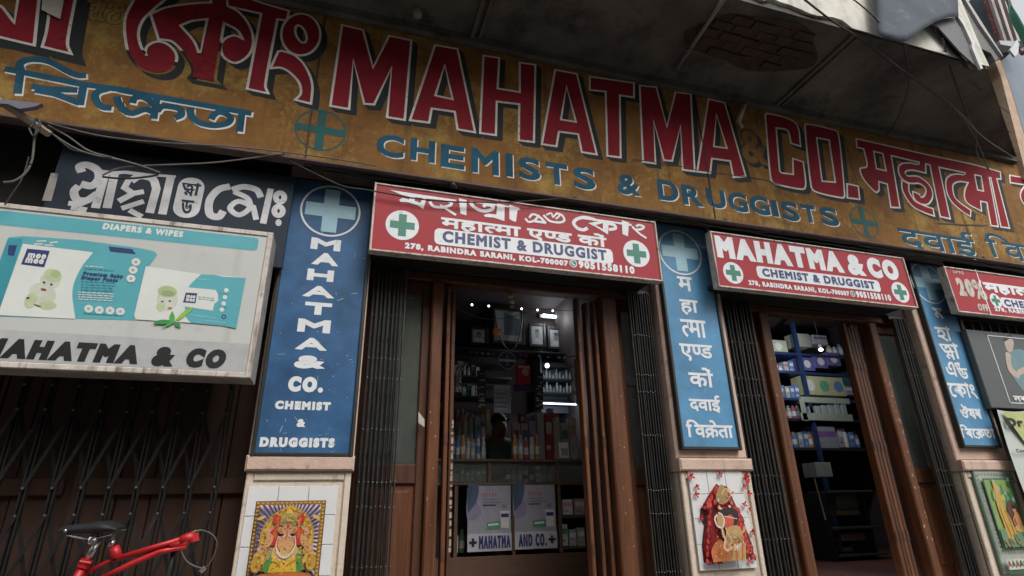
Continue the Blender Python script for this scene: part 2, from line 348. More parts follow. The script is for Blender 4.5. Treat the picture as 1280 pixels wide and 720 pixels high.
# ------------------------------------------------------------------ lettering from the built-in font, filled here
_gl = {}
def _outline(body):
    c = bpy.data.curves.new('t', 'FONT'); c.body = body; c.size = 1; c.fill_mode = 'NONE'; c.resolution_u = 4
    o = bpy.data.objects.new('t', c); COL.objects.link(o)
    bpy.context.view_layer.update()
    dg = bpy.context.evaluated_depsgraph_get(); me = o.evaluated_get(dg).to_mesh()
    vs = [Vector((v.co.x, v.co.y)) for v in me.vertices]; nx = {}
    for e in me.edges: nx.setdefault(e.vertices[0], []).append(e.vertices[1]); nx.setdefault(e.vertices[1], []).append(e.vertices[0])
    seen = set(); loops = []
    for s in range(len(vs)):
        if s in seen or s not in nx: continue
        L = [s]; seen.add(s); cur = s
        # follow in increasing index order so that the font's own winding is kept
        while True:
            c2 = [q for q in nx[cur] if q not in seen]
            if not c2: break
            q = min(c2) if cur == s else c2[0]
            seen.add(q); L.append(q); cur = q
        if len(L) > 2: loops.append([vs[i] for i in L])
    o.evaluated_get(dg).to_mesh_clear(); bpy.data.objects.remove(o); bpy.data.curves.remove(c)
    return loops
def _w(body):
    L = _outline(body); return max((p.x for l in L for p in l), default=0)
BARW = [None]
def glyph(ch):
    if ch in _gl: return _gl[ch]
    if BARW[0] is None: BARW[0] = _w('||')
    adv = _w('|' + ch + '|') - BARW[0]
    adv -= {'\u093f': .07, '\u09bf': .05}.get(ch, 0); _gl[ch] = (_outline(ch) if ch != ' ' else [], adv); return _gl[ch]
def clipx(L, x, keep_left=True):
    o = []
    for i in range(len(L)):
        a, b = L[i - 1], L[i]; ia = (a.x <= x) == keep_left; ib = (b.x <= x) == keep_left
        if ia != ib:
            t = (x - a.x) / (b.x - a.x); o.append(a + (b - a) * t)
        if ib: o.append(b)
    return o
# conjuncts: (char, sx, sy, ox, oz, clip at fraction of the advance or None); advance
COMP = {
    '①': ([('\u09a4', .78, .62, 0, .22, None), ('\u09ae', .72, .60, .14, -.06, None)], .66),     # Bengali t-ma
    '②': ([('\u09a3', .62, .55, 0, .26, None), ('\u09a1', .95, .72, .10, -.08, None)], .62),     # Bengali nn-dda
    '③': ([('\u0924', 1, 1, 0, 0, .60), ('\u092e', 1, 1, .36, 0, None)], .98),                   # Devanagari half ta + ma
    '④': ([('\u0923', 1, 1, 0, 0, .66), ('\u0921', 1, 1, .42, 0, None)], .98),                   # Devanagari half nna + dda
}
def layout(body):
    out = []; x = 0
    for ch in body:
        if ch in COMP:
            parts, _a = COMP[ch]; amax = 0
            for c, sx, sy, ox, oz, cl in parts:
                L, adv = glyph(c)
                if cl: L = [q for q in (clipx(l, adv * cl) for l in L) if len(q) > 2]
                out.append([[Vector((x + ox + p.x * sx, oz + p.y * sy)) for p in l] for l in L])
                amax = max(amax, ox + adv * sx)
            x += amax
        elif ch == '⑤':                  # the slanting stroke of a Devanagari kra, under the letter before
            out.append([[Vector((x - .52, .20)), Vector((x - .72, .02)), Vector((x - .66, -.02)), Vector((x - .46, .16))]])
        elif ch == '⑥':                  # its Bengali fellow
            out.append([[Vector((x - .55, .14)), Vector((x - .72, -.02)), Vector((x - .66, -.07)), Vector((x - .49, .10))]])
        else:
            L, adv = glyph(ch)
            out.append([[Vector((x + p.x, p.y)) for p in l] for l in L]); x += adv
    return out
def text(mb, body, box, y, m, bold=0.0, under=None, ux=0, uz=0, slant=0.0, cap=.078):
    X0, X1, Z0, Z1 = box
    G = layout(body); bold = min(bold, (cap if all(ord(c) < 128 for c in body) else .062) * (Z1 - Z0)); asc = [c for c in body if True]
    if bold and all(ord(c) < 128 for c in body) and len(body) > 1:       # bold Latin lettering is spaced out a little
        pts = [p for g in G for l in g for p in l]; w_ = max(p.x for p in pts) - min(p.x for p in pts)
        n_ = len(body) - 1; k_ = 2 * bold * .95; em = (X1 - X0 - 2 * bold - k_ * n_) / w_
        if em > 0: G = [[[p + Vector((i * k_ / em, 0)) for p in l] for l in g] for i, g in enumerate(G)]
    pts = [p for g in G for l in g for p in l]
    x0 = min(p.x for p in pts); x1 = max(p.x for p in pts); z0 = min(p.y for p in pts); z1 = max(p.y for p in pts)
    X0 += bold; X1 -= bold; Z0 += bold; Z1 -= bold
    sx = (X1 - X0) / (x1 - x0); sz = (Z1 - Z0) / (z1 - z0)
    for g in G:
        if not g: continue
        T = [clean([Vector((X0 + (p.x - x0) * sx + slant * (p.y - z0) * sz, Z0 + (p.y - z0) * sz)) for p in l]) for l in g]
        T = [t for t in T if len(t) > 2]
        if not T: continue
        big = max(T, key=lambda t: abs(area(t))); sg = area(big) > 0
        outs = [orient(t, True) for t in T if (area(t) > 0) == sg]; holes = [orient(t, False) for t in T if (area(t) > 0) != sg]
        for o_ in outs:
            hs_ = [h for h in holes if inside(h[0], o_)]
            for (dx_, dy_, yy_, mm_) in (((ux, uz, y + EPS, under),) if under is not None else ()) + ((0, 0, y, m),):
                LL = [[p + Vector((dx_, dy_)) for p in q] for q in [o_] + hs_]
                fill(mb, LL, yy_, mm_)
                if bold:
                    for q in LL: ribbon(mb, q, bold * 2, yy_, mm_, closed=True)
def tbox(pl, pr, h, Y):                 # box from the left-middle and right-middle pixels and the height in pixels
    a = P(pl[0], pl[1], Y); b = P(pr[0], pr[1], Y); c = ((pl[0] + pr[0]) / 2, (pl[1] + pr[1]) / 2)
    hh = P(c[0], c[1] - h / 2, Y).z - P(c[0], c[1] + h / 2, Y).z; zc = (a.z + b.z) / 2
    return a.x, b.x, zc - hh / 2, zc + hh / 2

def prism(mb, px, Y, depth, m=None, closed_smooth=False):      # an outline on the plane at Y, given real thickness
    L = orient(on(Y, px), True); n = len(L)
    tris = tessellate_polygon([[Vector((p.x, p.y, 0)) for p in L]])
    vs = [(p.x, Y, p.y) for p in L] + [(p.x, Y + depth, p.y) for p in L]
    fs = [tuple(t) for t in tris] + [tuple(i + n for i in t[::-1]) for t in tris] + [(i, (i + 1) % n, (i + 1) % n + n, i + n) for i in range(n)]
    return mb.add(vs, fs, m)
def ezp(x, y, Y): return P(x, y, Y).z
# ================================================================== SETTING
MB().add([(-40, -30, 0), (60, -30, 0), (60, 60, 0), (-40, 60, 0)], [(0, 1, 2, 3)]).build('ground', M_pave, kind='structure')
MB().add([(-40, -9, .004), (60, -9, .004), (60, 1.6, .004), (-40, 1.6, .004)], [(0, 1, 2, 3)]).build('road', M_road, kind='structure')
MB().box(-14, 14, 1.6, 3.5, 0.0, 0.13).build('pavement', M_pave, kind='structure')
FL = EYE - 0.62                    # shop floor level
ZS = EYE + 3.50                    # underside of the balcony
YB = 3.35                          # painted board plane
MB().rbox(-4.5, -.3, 2.3, 3.61, 0, .25, .02).build('stone_step', M_pave, kind='structure')
# ---- the building
B = thing('shop_building', 'old pink plaster shop building with a sooty concrete balcony over its painted signboard', 'building', (2.6, 3.6, 0))
pier_px = [((306, 590), (442, 590)), ((845, 572), (934, 566)), ((1195, 572), (1260, 570))]
PX = []
for a, b in pier_px: PX.append((P(a[0], a[1]).x, P(b[0], b[1]).x))
PX = [(-4.6, -4.0)] + PX + [(8.2, 8.8)]
ZL = EYE + 1.60                    # underside of the lintel
for k, (x0, x1) in enumerate(PX):
    zc0, zc1 = EYE + 0.20, EYE + 0.288
    m = MB(); m.rbox(x0 + .012, x1 - .012, 3.6, 4.0, 0.1, zc0, .012)
    # raised rim around the tile panel
    m.rbox(x0 + .012, x0 + .05, 3.585, 3.62, 0.1, zc0, .006); m.rbox(x1 - .05, x1 - .012, 3.585, 3.62, 0.1, zc0, .006); m.rbox(x0 + .05, x1 - .05, 3.587, 3.62, zc0 - .05, zc0, .006)
    m.build('pier_base', M_cream, B)
    MB().rbox(x0, x1, 3.555, 4.0, zc0 + .001, zc1, .012).build('ledge', M_pink, B)
    MB().rbox(x0 + .004, x1 - .004, 3.6, 4.0, zc1 + .001, EYE + 2.7, .01).build('pier_shaft', M_pink, B)
for k in range(len(PX) - 1):
    x0, x1 = PX[k][1], PX[k + 1][0]
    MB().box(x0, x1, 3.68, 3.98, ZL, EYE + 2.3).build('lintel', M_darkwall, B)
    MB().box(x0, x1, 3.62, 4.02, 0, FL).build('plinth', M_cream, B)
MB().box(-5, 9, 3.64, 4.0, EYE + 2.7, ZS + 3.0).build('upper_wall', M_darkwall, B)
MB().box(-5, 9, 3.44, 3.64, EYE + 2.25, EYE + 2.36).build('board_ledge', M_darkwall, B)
# balcony slab: slightly uneven underside
m = MB(); xs = [-5 + i * 0.2 for i in range(64)]; ysl = [2.42, 2.6, 2.8, 3.0, 3.2, 3.4, 3.64]; xe = 7.6
XE = lambda y: 5.16 + (y - 2.42) * 1.98
random.seed(3)
vs = []; fs = []
xs = [min(x, xe) for x in xs if x < xe + .19]
for x in xs:
    for y in ysl: vs.append((min(x, XE(y)), y, ZS + random.uniform(-.006, .006) - (0.0 if y > 2.5 else 0.004)))
ny = len(ysl)
for i in range(len(xs) - 1):
    for j in range(ny - 1): fs.append((i * ny + j, (i + 1) * ny + j, (i + 1) * ny + j + 1, i * ny + j + 1))
m.add(vs, fs)
q_ = [(-5, 2.425), (XE(2.425), 2.425), (XE(3.64), 3.64), (-5, 3.64)]; m.add([(a, b, z) for z in (ZS - .004, ZS + .2) for a, b in q_], [(4, 5, 6, 7), (0, 1, 5, 4), (1, 2, 6, 5), (2, 3, 7, 6), (3, 0, 4, 7)])
m.build('balcony_slab', M_soffit, B, smooth=True)
# fascia: broken lower edge
vs = []; fs = []; random.seed(11); n = 120
for i in range(n + 1):
    x = -5 + (5.16 + 5) * i / n; brk = (0.03 + 0.05 * random.random()) if x < 3.62 else 0.004 * random.random()
    zb = ZS - .004 + brk
    for (y, z) in ((2.46, ZS + .05), (2.40, zb + .006), (2.40 + .006 * random.random(), ZS + .16), (2.40, ZS + 1.1), (2.52, ZS + 1.1)): vs.append((x, y, z))
for i in range(n):
    for j in range(4): fs.append((i * 5 + j, (i + 1) * 5 + j, (i + 1) * 5 + j + 1, i * 5 + j + 1))
MB().add(vs, fs).build('balcony_fascia', M_white_plaster, B)
# ribs and slab joints below
for xr in (-2.4, 0.75, 3.70):
    m = MB(); m.box(xr - .035, xr - .005, 2.44, 3.3, ZS - .03, ZS + .01); m.box(xr + .03, xr + .05, 2.44, 3.3, ZS - .022, ZS + .01); m.build('soffit_rib', M_soffit2, B)
m = MB(); m.box(-5, 6.9, 3.30, 3.64, ZS - .07, ZS + .01); m.build('soffit_beam', M_soffit, B)
# exposed brickwork where the plaster fell off
ctr = PZ(948, 52, ZS); random.seed(5)
bm_ = []
m = MB(); m.add([(ctr.x + .62 * cos(t) * (1 + .12 * sin(3 * t)), ctr.y + .02 + .26 * sin(t) * (1 + .1 * cos(5 * t)), ZS - .007) for t in [2 * pi * i / 24 for i in range(24)]], [tuple(range(24))])
m.build('bare_patch', M_brick, B)
for r in range(5):
    for c in range(6):
        bx = ctr.x - .56 + c * .19 + (.09 if r % 2 else 0); by = ctr.y - .19 + r * .085
        if ((bx + .08 - ctr.x) / .55) ** 2 + ((by + .04 - ctr.y) / .24) ** 2 < 1:
            zz = ZS - .012 - random.random() * .016; bx += random.uniform(-.02, .02); by += random.uniform(-.008, .008)
            MB().box(bx, bx + .17, by, by + .07, zz, ZS - .004).build('brick', M_brick, B)
# interior rooms
XR0, XR1, YR = PX[1][1] - .35, PX[2][0] + .35, 6.6
XQ0, XQ1 = PX[2][0] + .40, PX[3][1] + 0.2
for nm, a, b, yb in (('room', XR0, XR1, YR), ('room', XQ0, XQ1 + 1.2, 7.2)):
    MB().box(a - .1, b + .1, 4.02, yb, FL - .1, FL).build('shop_floor', M_floor, kind='structure')
    MB().box(a - .1, b + .1, 4.02, yb, EYE + 2.45, EYE + 2.55).build('shop_ceiling', M_interior, kind='structure')
    MB().box(a - .1, b + .1, yb, yb + .1, FL, EYE + 2.45).build('shop_back_wall', M_interior, kind='structure')
    MB().box(a - .1, a, 4.02, yb, FL, EYE + 2.45).build('shop_side_wall', M_interior, kind='structure')
    MB().box(b, b + .1, 4.02, yb, FL, EYE + 2.45).build('shop_side_wall', M_interior, kind='structure')
# ================================================================== THE BIG PAINTED BOARD
S = thing('painted_signboard', 'long ochre hand painted board with big red outlined letters running under the balcony', 'signboard', (2.4, YB, EYE + 2.2))
zb0, zb1 = P(780, 257, YB).z, ZS - .075
seams = [-4.2, P(391, 130, YB).x, P(880, 190, YB).x, P(1140, 240, YB).x + .6, 8.6]
for i in range(4):
    MB().rbox(seams[i] + .003, seams[i + 1] - .003, YB, YB + .03, zb0, zb1, .004).build('board_panel', M_ochre, S)
M_rail = mat('weathered board rail', (0.10, 0.065, 0.06), 0.7, 0.4, 6, dirt=(0.05, 0.035, 0.03), dirt_amt=0.5, dscale=9)
MB().rbox(-4.2, 8.6, YB - .012, YB + .06, zb0 - .022, zb0 - .001, .006).build('bottom_rail', M_rail, S)
BW = 0.017
def paint_poly(shapes, y0, sh=(0.045, -0.036), red=M_lred):
    m = MB(); ys, yw, yr = y0 - EPS, y0 - 3 * EPS, y0 - 5 * EPS
    norm = [[orient(L, i == 0) for i, L in enumerate(s)] for s in shapes]
    for s_ in norm:
        o = [offset(L, BW / 2) for L in s_]
        for L in o: sweep(m, L, sh[0], sh[1], ys, M_lshadow)
        fill(m, [[p + Vector(sh) for p in L] for L in o], ys, M_lshadow)
        fill(m, o, yw, M_lwhite)
    for s_ in norm: fill(m, [offset(L, -BW / 2) for L in s_], yr, red)
    return m
F, G, I, J, K = (400, 20, 4.8), (500, 40, 4.8), (660, 70, 4.8), (790, 90, 4.8), (930, 120, 5.14)
L_, M_, A_, B_, C_ = (1060, 160, 5.54), (1160, 180, 6.0), (0, 0, 8.0), (140, 0, 6.0), (270, 0, 5.14)
def tr(r, *loops): return [on(YB, reg(*r, l)) for l in loops]
s1 = 1
letters = [
 [tr(F, [(132,55),(258,85),(318,312),(415,120),(548,148),(508,625),(402,608),(430,310),(325,532),(265,528),(200,265),(175,560),(62,540)])],
 [tr(G, [(210,80),(345,103),(450,603),(345,585),(328,480),(190,460),(175,545),(60,530)], [(268,200),(315,405),(212,382)])],
 [tr(G, [(500,143),(595,157),(585,340),(718,362),(718,185),(812,198),(803,662),(712,650),(715,435),(580,418),(575,620),(480,607)])],
 [tr(I, [(162,85),(292,108),(412,592),(322,578),(300,470),(185,455),(170,543),(82,530)], [(230,185),(287,397),(197,382)])],
 [tr(I, [(370,125),(635,163),(635,250),(550,237),(555,610),(475,600),(465,215),(370,205)])],
 [tr(J, [(45,83),(145,92),(208,330),(260,122),(352,133),(375,597),(303,588),(290,325),(240,535),(190,530),(128,290),(140,550),(65,540)])],
 [tr(J, [(458,163),(555,185),(682,628),(607,632),(588,535),(478,520),(468,608),(390,598)], [(505,255),(568,458),(490,447)])],
 [tr(K, [(135,125),(150,113,1),(285,148,1),(345,200,1),(362,325),(300,305),(285,235,1),(262,215,1),(205,207),(228,480,1),(240,495),(315,505),(312,402),(380,425),(395,570,1),(375,600,1),(210,568,1),(170,530,1)])],
 [tr(K, [(390,195,1),(410,182,1),(560,215,1),(605,245,1),(645,635,1),(630,655,1),(470,620,1),(430,580,1)], [(465,270),(545,285),(585,555),(500,548)])],
 [tr(K, [(660,565),(732,580),(742,665),(663,655)])],
]
for s_ in letters: paint_poly(s_, YB).build('letter', None, S)
# Bengali 'kong': hook, body, stem with bar, and the ring with its tail
def Bq(*p): return reg(*B_, p)
def Cq(*p): return reg(*C_, p)
hook = on(YB, Bq((165,-20),(160,10,1),(108,110,1),(95,230,1),(125,400,1),(200,500,1),(300,545,1),(400,546,1),(465,500,1),(487,430,1),(460,370,1),(400,325,1),(330,315,1),(270,345,1),(252,385,1),(258,422),(215,340,1),(200,250,1),(230,160,1),(300,85,1),(400,0,1),(450,-40),(250,-60)))
body = on(YB, Bq((290,108),(400,60,1),(520,38,1),(660,24,1),(742,22),(745,-60),(868,-60),(868,48)) + Cq((150,82,1),(212,160,1),(240,258,1),(215,350,1),(130,406,1),(52,370,1),(30,300,1),(60,250,1),(120,230,1),(172,252),(135,195,1),(52,150)) + Bq((780,560,1),(778,600,1),(805,628),(575,582),(605,540,1),(585,470,1),(530,390,1),(460,320,1),(400,302,1),(350,300)))
tri = on(YB, Bq((515,195),(600,160,1),(715,146),(660,420),(615,310,1)))
stem = on(YB, Cq((75,42),(290,90),(200,572),(335,600),(318,545,1),(395,125),(455,135),(470,72),(300,22),(180,-20),(60,-60)))
bar = on(YB, Bq((742,-60),(1300,-60),(1300,60),(1260,75),(868,50)))
ring = [Vector((p.x, p.y)) for p in on(YB, reg(*C_, [(545 + 126 * cos(t), 224 + 134 * sin(t)) for t in [2 * pi * i / 32 for i in range(32)]]))]
rhole = on(YB, reg(*C_, [(546 + 36 * cos(t) + 8 * sin(t), 221 + 54 * sin(t) + 14 * cos(t)) for t in [2 * pi * i / 20 for i in range(20)]]))
tail = on(YB, Cq((400,332),(430,330,1),(510,360,1),(575,430,1),(618,540,1),(612,668),(510,642),(545,600,1),(535,535,1),(480,472,1),(420,438,1),(350,440)))
paint_poly([[hook], [body, tri], [stem], [ring, rhole], [tail]], YB).build('letter', None, S)
# the letter cut by the left edge of the picture
paint_poly([tr(A_, [(-260,60),(-60,40),(20,72,1),(145,230),(190,-60),(398,-60),(345,455),(20,378),(-240,335)])[:1],
            tr(A_, [(515,-60),(470,300,1),(425,470),(712,540),(678,450,1),(690,330,1),(765,-60)])[:1]], YB, (0.085, -0.065)).build('letter', None, S)
# Devanagari word, one joined row under its head line
zt = lambda q: on(YB, q)
ma1 = zt(reg(*L_, [(60,80),(60,135),(105,140),(130,262,1),(82,285,1),(110,360,1),(190,446,1),(214,432),(212,372),(270,390),(295,550),(358,553),(287,130)])); mah = zt(reg(*L_, [(175,155),(235,160),(262,298),(195,282)]))
def rib(pts, wd, closed=False):             # a painted stroke turned into an outline
    c = clean(pts); n = len(c); Lf = []; Rg = []
    for i in range(n):
        e1 = (c[i] - c[i - 1]).normalized() if i else (c[1] - c[0]).normalized(); e2 = (c[i + 1] - c[i]).normalized() if i < n - 1 else e1
        q = Vector((-e1.y - e2.y, e1.x + e2.x));
        if q.length < 1e-3: q = Vector((-e1.y, e1.x))
        q.normalize(); k = 1 / max(.6, q.dot(Vector((-e1.y, e1.x)))); Lf.append(c[i] + q * wd / 2 * k); Rg.append(c[i] - q * wd / 2 * k)
    return Lf + Rg[::-1]
def st(r, pts, wd): return [rib(on(YB, reg(*r, pts), closed=False), wd)]
dv = [
 [ma1, mah],
 [zt(reg(*L_, [(55,75),(60,135),(640,275)]) + reg(*M_, [(300,222),(440,250),(545,265),(540,210),(470,190),(320,150),(0,83)]))],
 st(L_, [(510,190),(514,285),(430,268,1),(375,282,1),(378,330,1),(420,358,1),(490,362,1),(550,410,1),(560,465,1),(530,505,1),(480,490,1),(470,450,1)], .085),
 st(L_, [(395,375),(400,440,1),(450,520,1),(520,560,1),(592,585)], .085),
 [zt(reg(*M_, [(0,100),(90,545),(165,562),(75,150)]))],
 st(M_, [(300,200),(302,265),(215,255,1),(160,290,1),(172,390,1),(230,460,1),(318,522)], .09),
 [zt(reg(*M_, [(295,190),(305,275),(272,360,1),(290,440,1),(400,505),(392,430),(440,440),(470,612),(525,620),(450,215)])), zt(reg(*M_, [(345,218),(395,225),(415,355),(370,345)]))],
 [zt(reg(*M_, [(462,220),(545,622),(610,632),(512,255),(520,215)]))],
]
paint_poly(dv, YB).build('letter', None, S)
paint_poly([[zt(reg(*M_, [(610,235),(1000,300),(1000,352),(615,290)]))], st(M_, [(860,300),(760,330,1),(715,400,1),(760,470,1),(860,520)], .09), st(M_, [(900,290),(960,620)], .10)], YB).build('letter', None, S)
# small outlined words in brown
m = MB()
for q in ([(920,60),(950,45,1),(985,70,1),(960,110,1),(915,130,1),(920,190,1),(970,180,1),(1000,210)], [(985,10),(1010,60,1),(1050,40,1),(1010,120,1),(1000,180,1),(1040,215)], [(1090,80),(1110,50,1),(1150,60,1),(1160,110,1),(1100,150,1),(1090,210,1),(1150,230,1),(1220,200,1),(1230,150)], [(1150,45),(1200,60,1),(1235,55,1),(1225,100,1),(1165,120)]):
    pts = on(YB, reg(*A_, q), closed=False); ribbon(m, pts, .034, YB - EPS, M_lbrown, cap=.004); ribbon(m, pts, .024, YB - 2 * EPS, M_ochre)
m.build('small_lettering', None, S)
m = MB(); amp = tbox((926, 184), (956, 184), 40, YB)
text(m, '&', amp, YB - 2 * EPS, M_ochre, .012); text(m, '&', (amp[0] - .016, amp[1] + .016, amp[2] - .016, amp[3] + .016), YB - EPS, M_lbrown, .030, cap=.2, under=M_lshadow, ux=.03, uz=-.024)
m.build('letter', None, S)
# CHEMISTS & DRUGGISTS, blue with a white edge
R6 = (460, 150, 4.267); R7 = (760, 200, 3.657)
for r, rows in ((R6, [('C',45,192,80,200),('H',225,358,105,222),('E',388,515,137,258),('M',552,697,158,288),('I',735,772,180,303),('S',803,918,202,320),('T',948,1063,232,345),('S',1097,1210,255,370)]),
                (R7, [('&',42,140,68,160),('D',228,320,95,187),('R',340,425,118,208),('U',452,535,135,220),('G',550,635,150,236),('G',650,735,165,250),('I',748,775,186,258),('S',795,870,192,278),('T',888,950,207,285),('S',972,1050,218,300)])):
    for ch, x0, x1, y0, y1 in rows:
        q = reg(*r, [(x0, y0), (x1, y1)]); ym = (q[0][1] + q[1][1]) / 2; xm = (q[0][0] + q[1][0]) / 2
        bx = (P(q[0][0], ym, YB).x, P(q[1][0], ym, YB).x, P(xm, q[1][1], YB).z, P(xm, q[0][1], YB).z)
        m = MB(); text(m, ch, bx, YB - 3 * EPS, M_lblue, .010, M_lwhite, .0085, -.0085); m.build('small_letter', None, S)
# Bengali line under the first word: blue strokes with a white edge
D_, E_ = (0, 60, 6.54), (150, 80, 7.11)
def blue_strokes(lst, wd=.042):
    m = MB()
    for r, pts in lst:
        o = on(YB, reg(*r, pts), closed=False); ribbon(m, [p + Vector((.010, -.011)) for p in o], wd * .98, YB - 2 * EPS, M_lwhite, cap=.006); ribbon(m, o, wd, YB - 3 * EPS, M_lblue, cap=.003)
    return m
blue_strokes([(D_, [(45,172),(150,192),(640,292),(1047,350)]), (E_, [(0,232),(300,288),(1060,422),(1165,440)]),
 (D_, [(170,185),(145,372)]), (D_, [(175,185),(165,130,1),(250,95,1),(400,112,1),(560,195,1),(640,225,1),(700,225)]),
 (D_, [(265,315),(400,340),(630,345)]), (D_, [(290,345),(450,375),(650,452)]), (D_, [(685,300),(655,465)]),
 (D_, [(880,335),(800,360,1),(780,410,1),(830,480,1),(910,492)]),
 (D_, [(955,400),(980,470,1),(1047,535)]), (E_, [(0,350),(30,410,1),(110,440,1),(220,405,1),(300,430)]), (E_, [(110,345),(130,305,1),(190,295,1),(250,320,1),(300,365)]), (E_, [(330,295),(300,485)]), (E_, [(330,420),(370,380,1),(450,380,1),(535,405,1),(545,455,1),(490,480)]),
 (E_, [(630,395),(635,455,1),(700,520,1),(830,548,1),(950,530,1),(985,480,1),(930,440,1),(880,430,1),(840,450,1),(810,490)]), (E_, [(1085,430),(1065,600)])]).build('small_lettering', None, S)
m = MB(); text(m, 'दवाई', tbox((1124, 293), (1219, 308), 33, YB), YB - 3 * EPS, M_lblue, .006, M_lwhite, .008, -.008); m.build('small_lettering', None, S)
m = MB(); text(m, '\u093f\u0935\u0915⑤\u0947\u0924\u093e', tbox((1232, 304), (1345, 324), 29, YB), YB - 3 * EPS, M_lblue, .006, M_lwhite, .008, -.008); m.build('small_lettering', None, S)
def ringcross(cx, cy, rx, ry, Y, ring_m, cr_m, parent, w_=.012, name='cross_emblem', L=.95, t=.17):
    c = P(cx, cy, Y); r = (P(cx + rx, cy, Y).x - P(cx - rx, cy, Y).x) / 2; r2 = (P(cx, cy - ry, Y).z - P(cx, cy + ry, Y).z) / 2; r = (r + r2) / 2
    m = MB(); ribbon(m, ell(c.x, c.z, r, r, 40), w_, Y - 2 * EPS, ring_m, closed=True); fill(m, [cross(c.x, c.z, r * L, r * t)], Y - 3 * EPS, cr_m); m.build(name, None, parent)
    return c, r
ringcross(401, 162.5, 30.5, 26, YB, M_lteal, M_lteal, S); ringcross(1080.3, 278, 15.5, 18.3, YB, M_lteal, M_lteal, S)
for x in seams[1:3]: MB().box(x - .003, x + .003, YB - .008, YB - .0045, zb0, zb1).build('seam', M_lbrown, S)
# crack running through the right half of the board
m = MB(); random.seed(4); ck = [(790, 200)] + [(800 + i * 12, 201 + i * 1.9 + random.uniform(-1, 1)) for i in range(14)] + [(975, 232)]
pts = on(YB, ck, closed=False); ribbon(m, pts, .007, YB - 7 * EPS, M_lbrown); m.build('crack', None, S); m = MB()
ribbon(m, on(YB, [(1172, 279), (1200, 281), (1233, 282)], closed=False), .012, YB - 7 * EPS, M_lbrown); m.build('crack', None, S)
# paper scrap stuck over the left letter
m = MB(); prism(m, reg(*A_, [(432,-90),(650,-70),(600,190),(520,150),(415,95)]), YB - .02, .004); m.build('paper_scrap', cmat(.48, .45, .38))

_p = bpy.context.scene.objects.get('paper_scrap')
_p['label'] = 'small pale paper scrap stuck over the cut off letter at the far left'; _p['category'] = 'paper scrap'
# ================================================================== BLUE UPRIGHT SIGNS ON THE PIERS
YS = 3.565
def upright(px, label, circ, rows, bold, pm_=M_blue):
    (tl, tr_, bl, br) = px
    x0 = (P(*tl, YS).x + P(*bl, YS).x) / 2; x1 = (P(*tr_, YS).x + P(*br, YS).x) / 2
    z1 = (P(*tl, YS).z + P(*tr_, YS).z) / 2; z0 = (P(*bl, YS).z + P(*br, YS).z) / 2
    t = thing('upright_signboard', label, 'signboard', ((x0 + x1) / 2, YS, z0), 'blue upright signs on the pink piers')
    MB().box(x0, x1, YS, YS + .02, z0, z1).build('panel', pm_, t)
    e = .022
    m = MB(); m.rbox(x0 - e, x0, YS - .014, YS + .034, z0 - e, z1 + e, .004); m.rbox(x1, x1 + e, YS - .014, YS + .034, z0 - e, z1 + e, .004)
    m.rbox(x0, x1, YS - .012, YS + .034, z0 - e, z0, .004); m.rbox(x0, x1, YS - .012, YS + .034, z1, z1 + e, .004); m.build('frame', M_dframe, t)
    ringcross(*circ, YS, M_swhite, M_paleblue, t, .013, L=.86, t=.26)
    W = x1 - x0
    for body, a0, a1, b0, b1 in rows:
        m = MB(); r = rect(a0, b0, a1, b1, YS); text(m, body, r, YS - 3 * EPS, M_swhite, bold * min(1, (r[3] - r[2]) / .08), cap=.10); m.build('lettering', None, t)
    m = MB(); rr = random.Random(len(label)); n_ = 46 if pm_ is M_blue else 30
    for i in range(n_):
        a_ = x0 + .01 + rr.random() * (x1 - x0 - .03); b_ = z0 + (z1 - z0) * rr.random() ** 1.8 * .9; an = rr.uniform(-1.2, 2.8); L = rr.choice((.006, .010, .022, .04))
        ribbon(m, [Vector((a_, b_)), Vector((a_ + cos(an) * L, b_ + abs(sin(an)) * L))], rr.uniform(.0012, .0045), YS - 5 * EPS, M_scuff)
    m.build('scuffs', None, t, kind='stuff')
    return t
def RG(x0, y0, s, L): return [(b, x0 + a0 / s, x0 + a1 / s, y0 + c0 / s, y0 + c1 / s) for b, a0, a1, c0, c1 in L]
upright(((369, 228), (466, 236), (318, 565), (436, 567)), 'blue upright sign lettered in English beside the diaper light box', (413.5, 263.5, 37.5, 30.5),
  RG(300, 210, 1.944, [('M',172,245,172,200),('A',177,238,207,237),('H',163,228,247,275),('A',155,228,287,315),('T',157,223,327,357),('M',140,220,368,400),('A',137,210,413,443),('&',132,205,456,488),('CO.',117,203,507,545),('CHEMIST',85,220,567,588),('&',138,158,610,630),('DRUGGISTS',48,230,655,679)]), .017)
upright(((819, 282), (878, 286), (856, 560), (925, 557)), 'blue upright sign lettered in Hindi on the middle pier between the two red boards', (850, 315.5, 25.5, 26.5),
  RG(800, 270, 1.6, [('म',75,104,122,150),('हा',80,116,168,198),('③ा',82,132,208,243),('ए④',80,145,257,291),('को\u0902',97,146,303,342),('दवाई',98,160,358,393),('\u093f\u0935\u0915⑤\u0947\u0924\u093e',92,185,408,444)]), .0042, M_blue2)
upright(((1137, 330), (1176, 333), (1204, 555), (1248, 558)), 'blue upright sign lettered in Bengali on the right pier above the green framed picture', (1160, 354, 19.5, 23.5),
  RG(1120, 310, 1.756, [('ম',82,103,132,155),('হা',88,120,172,205),('①া',98,138,208,245),('এ②',110,155,250,286),('\u09c7\u0995\u09be\u0982',115,175,295,330),('ঔষধ',140,185,343,375),('\u09bf\u09ac\u09c7\u0995⑥\u09a4\u09be',140,215,388,420)]), .0042, M_blue2)
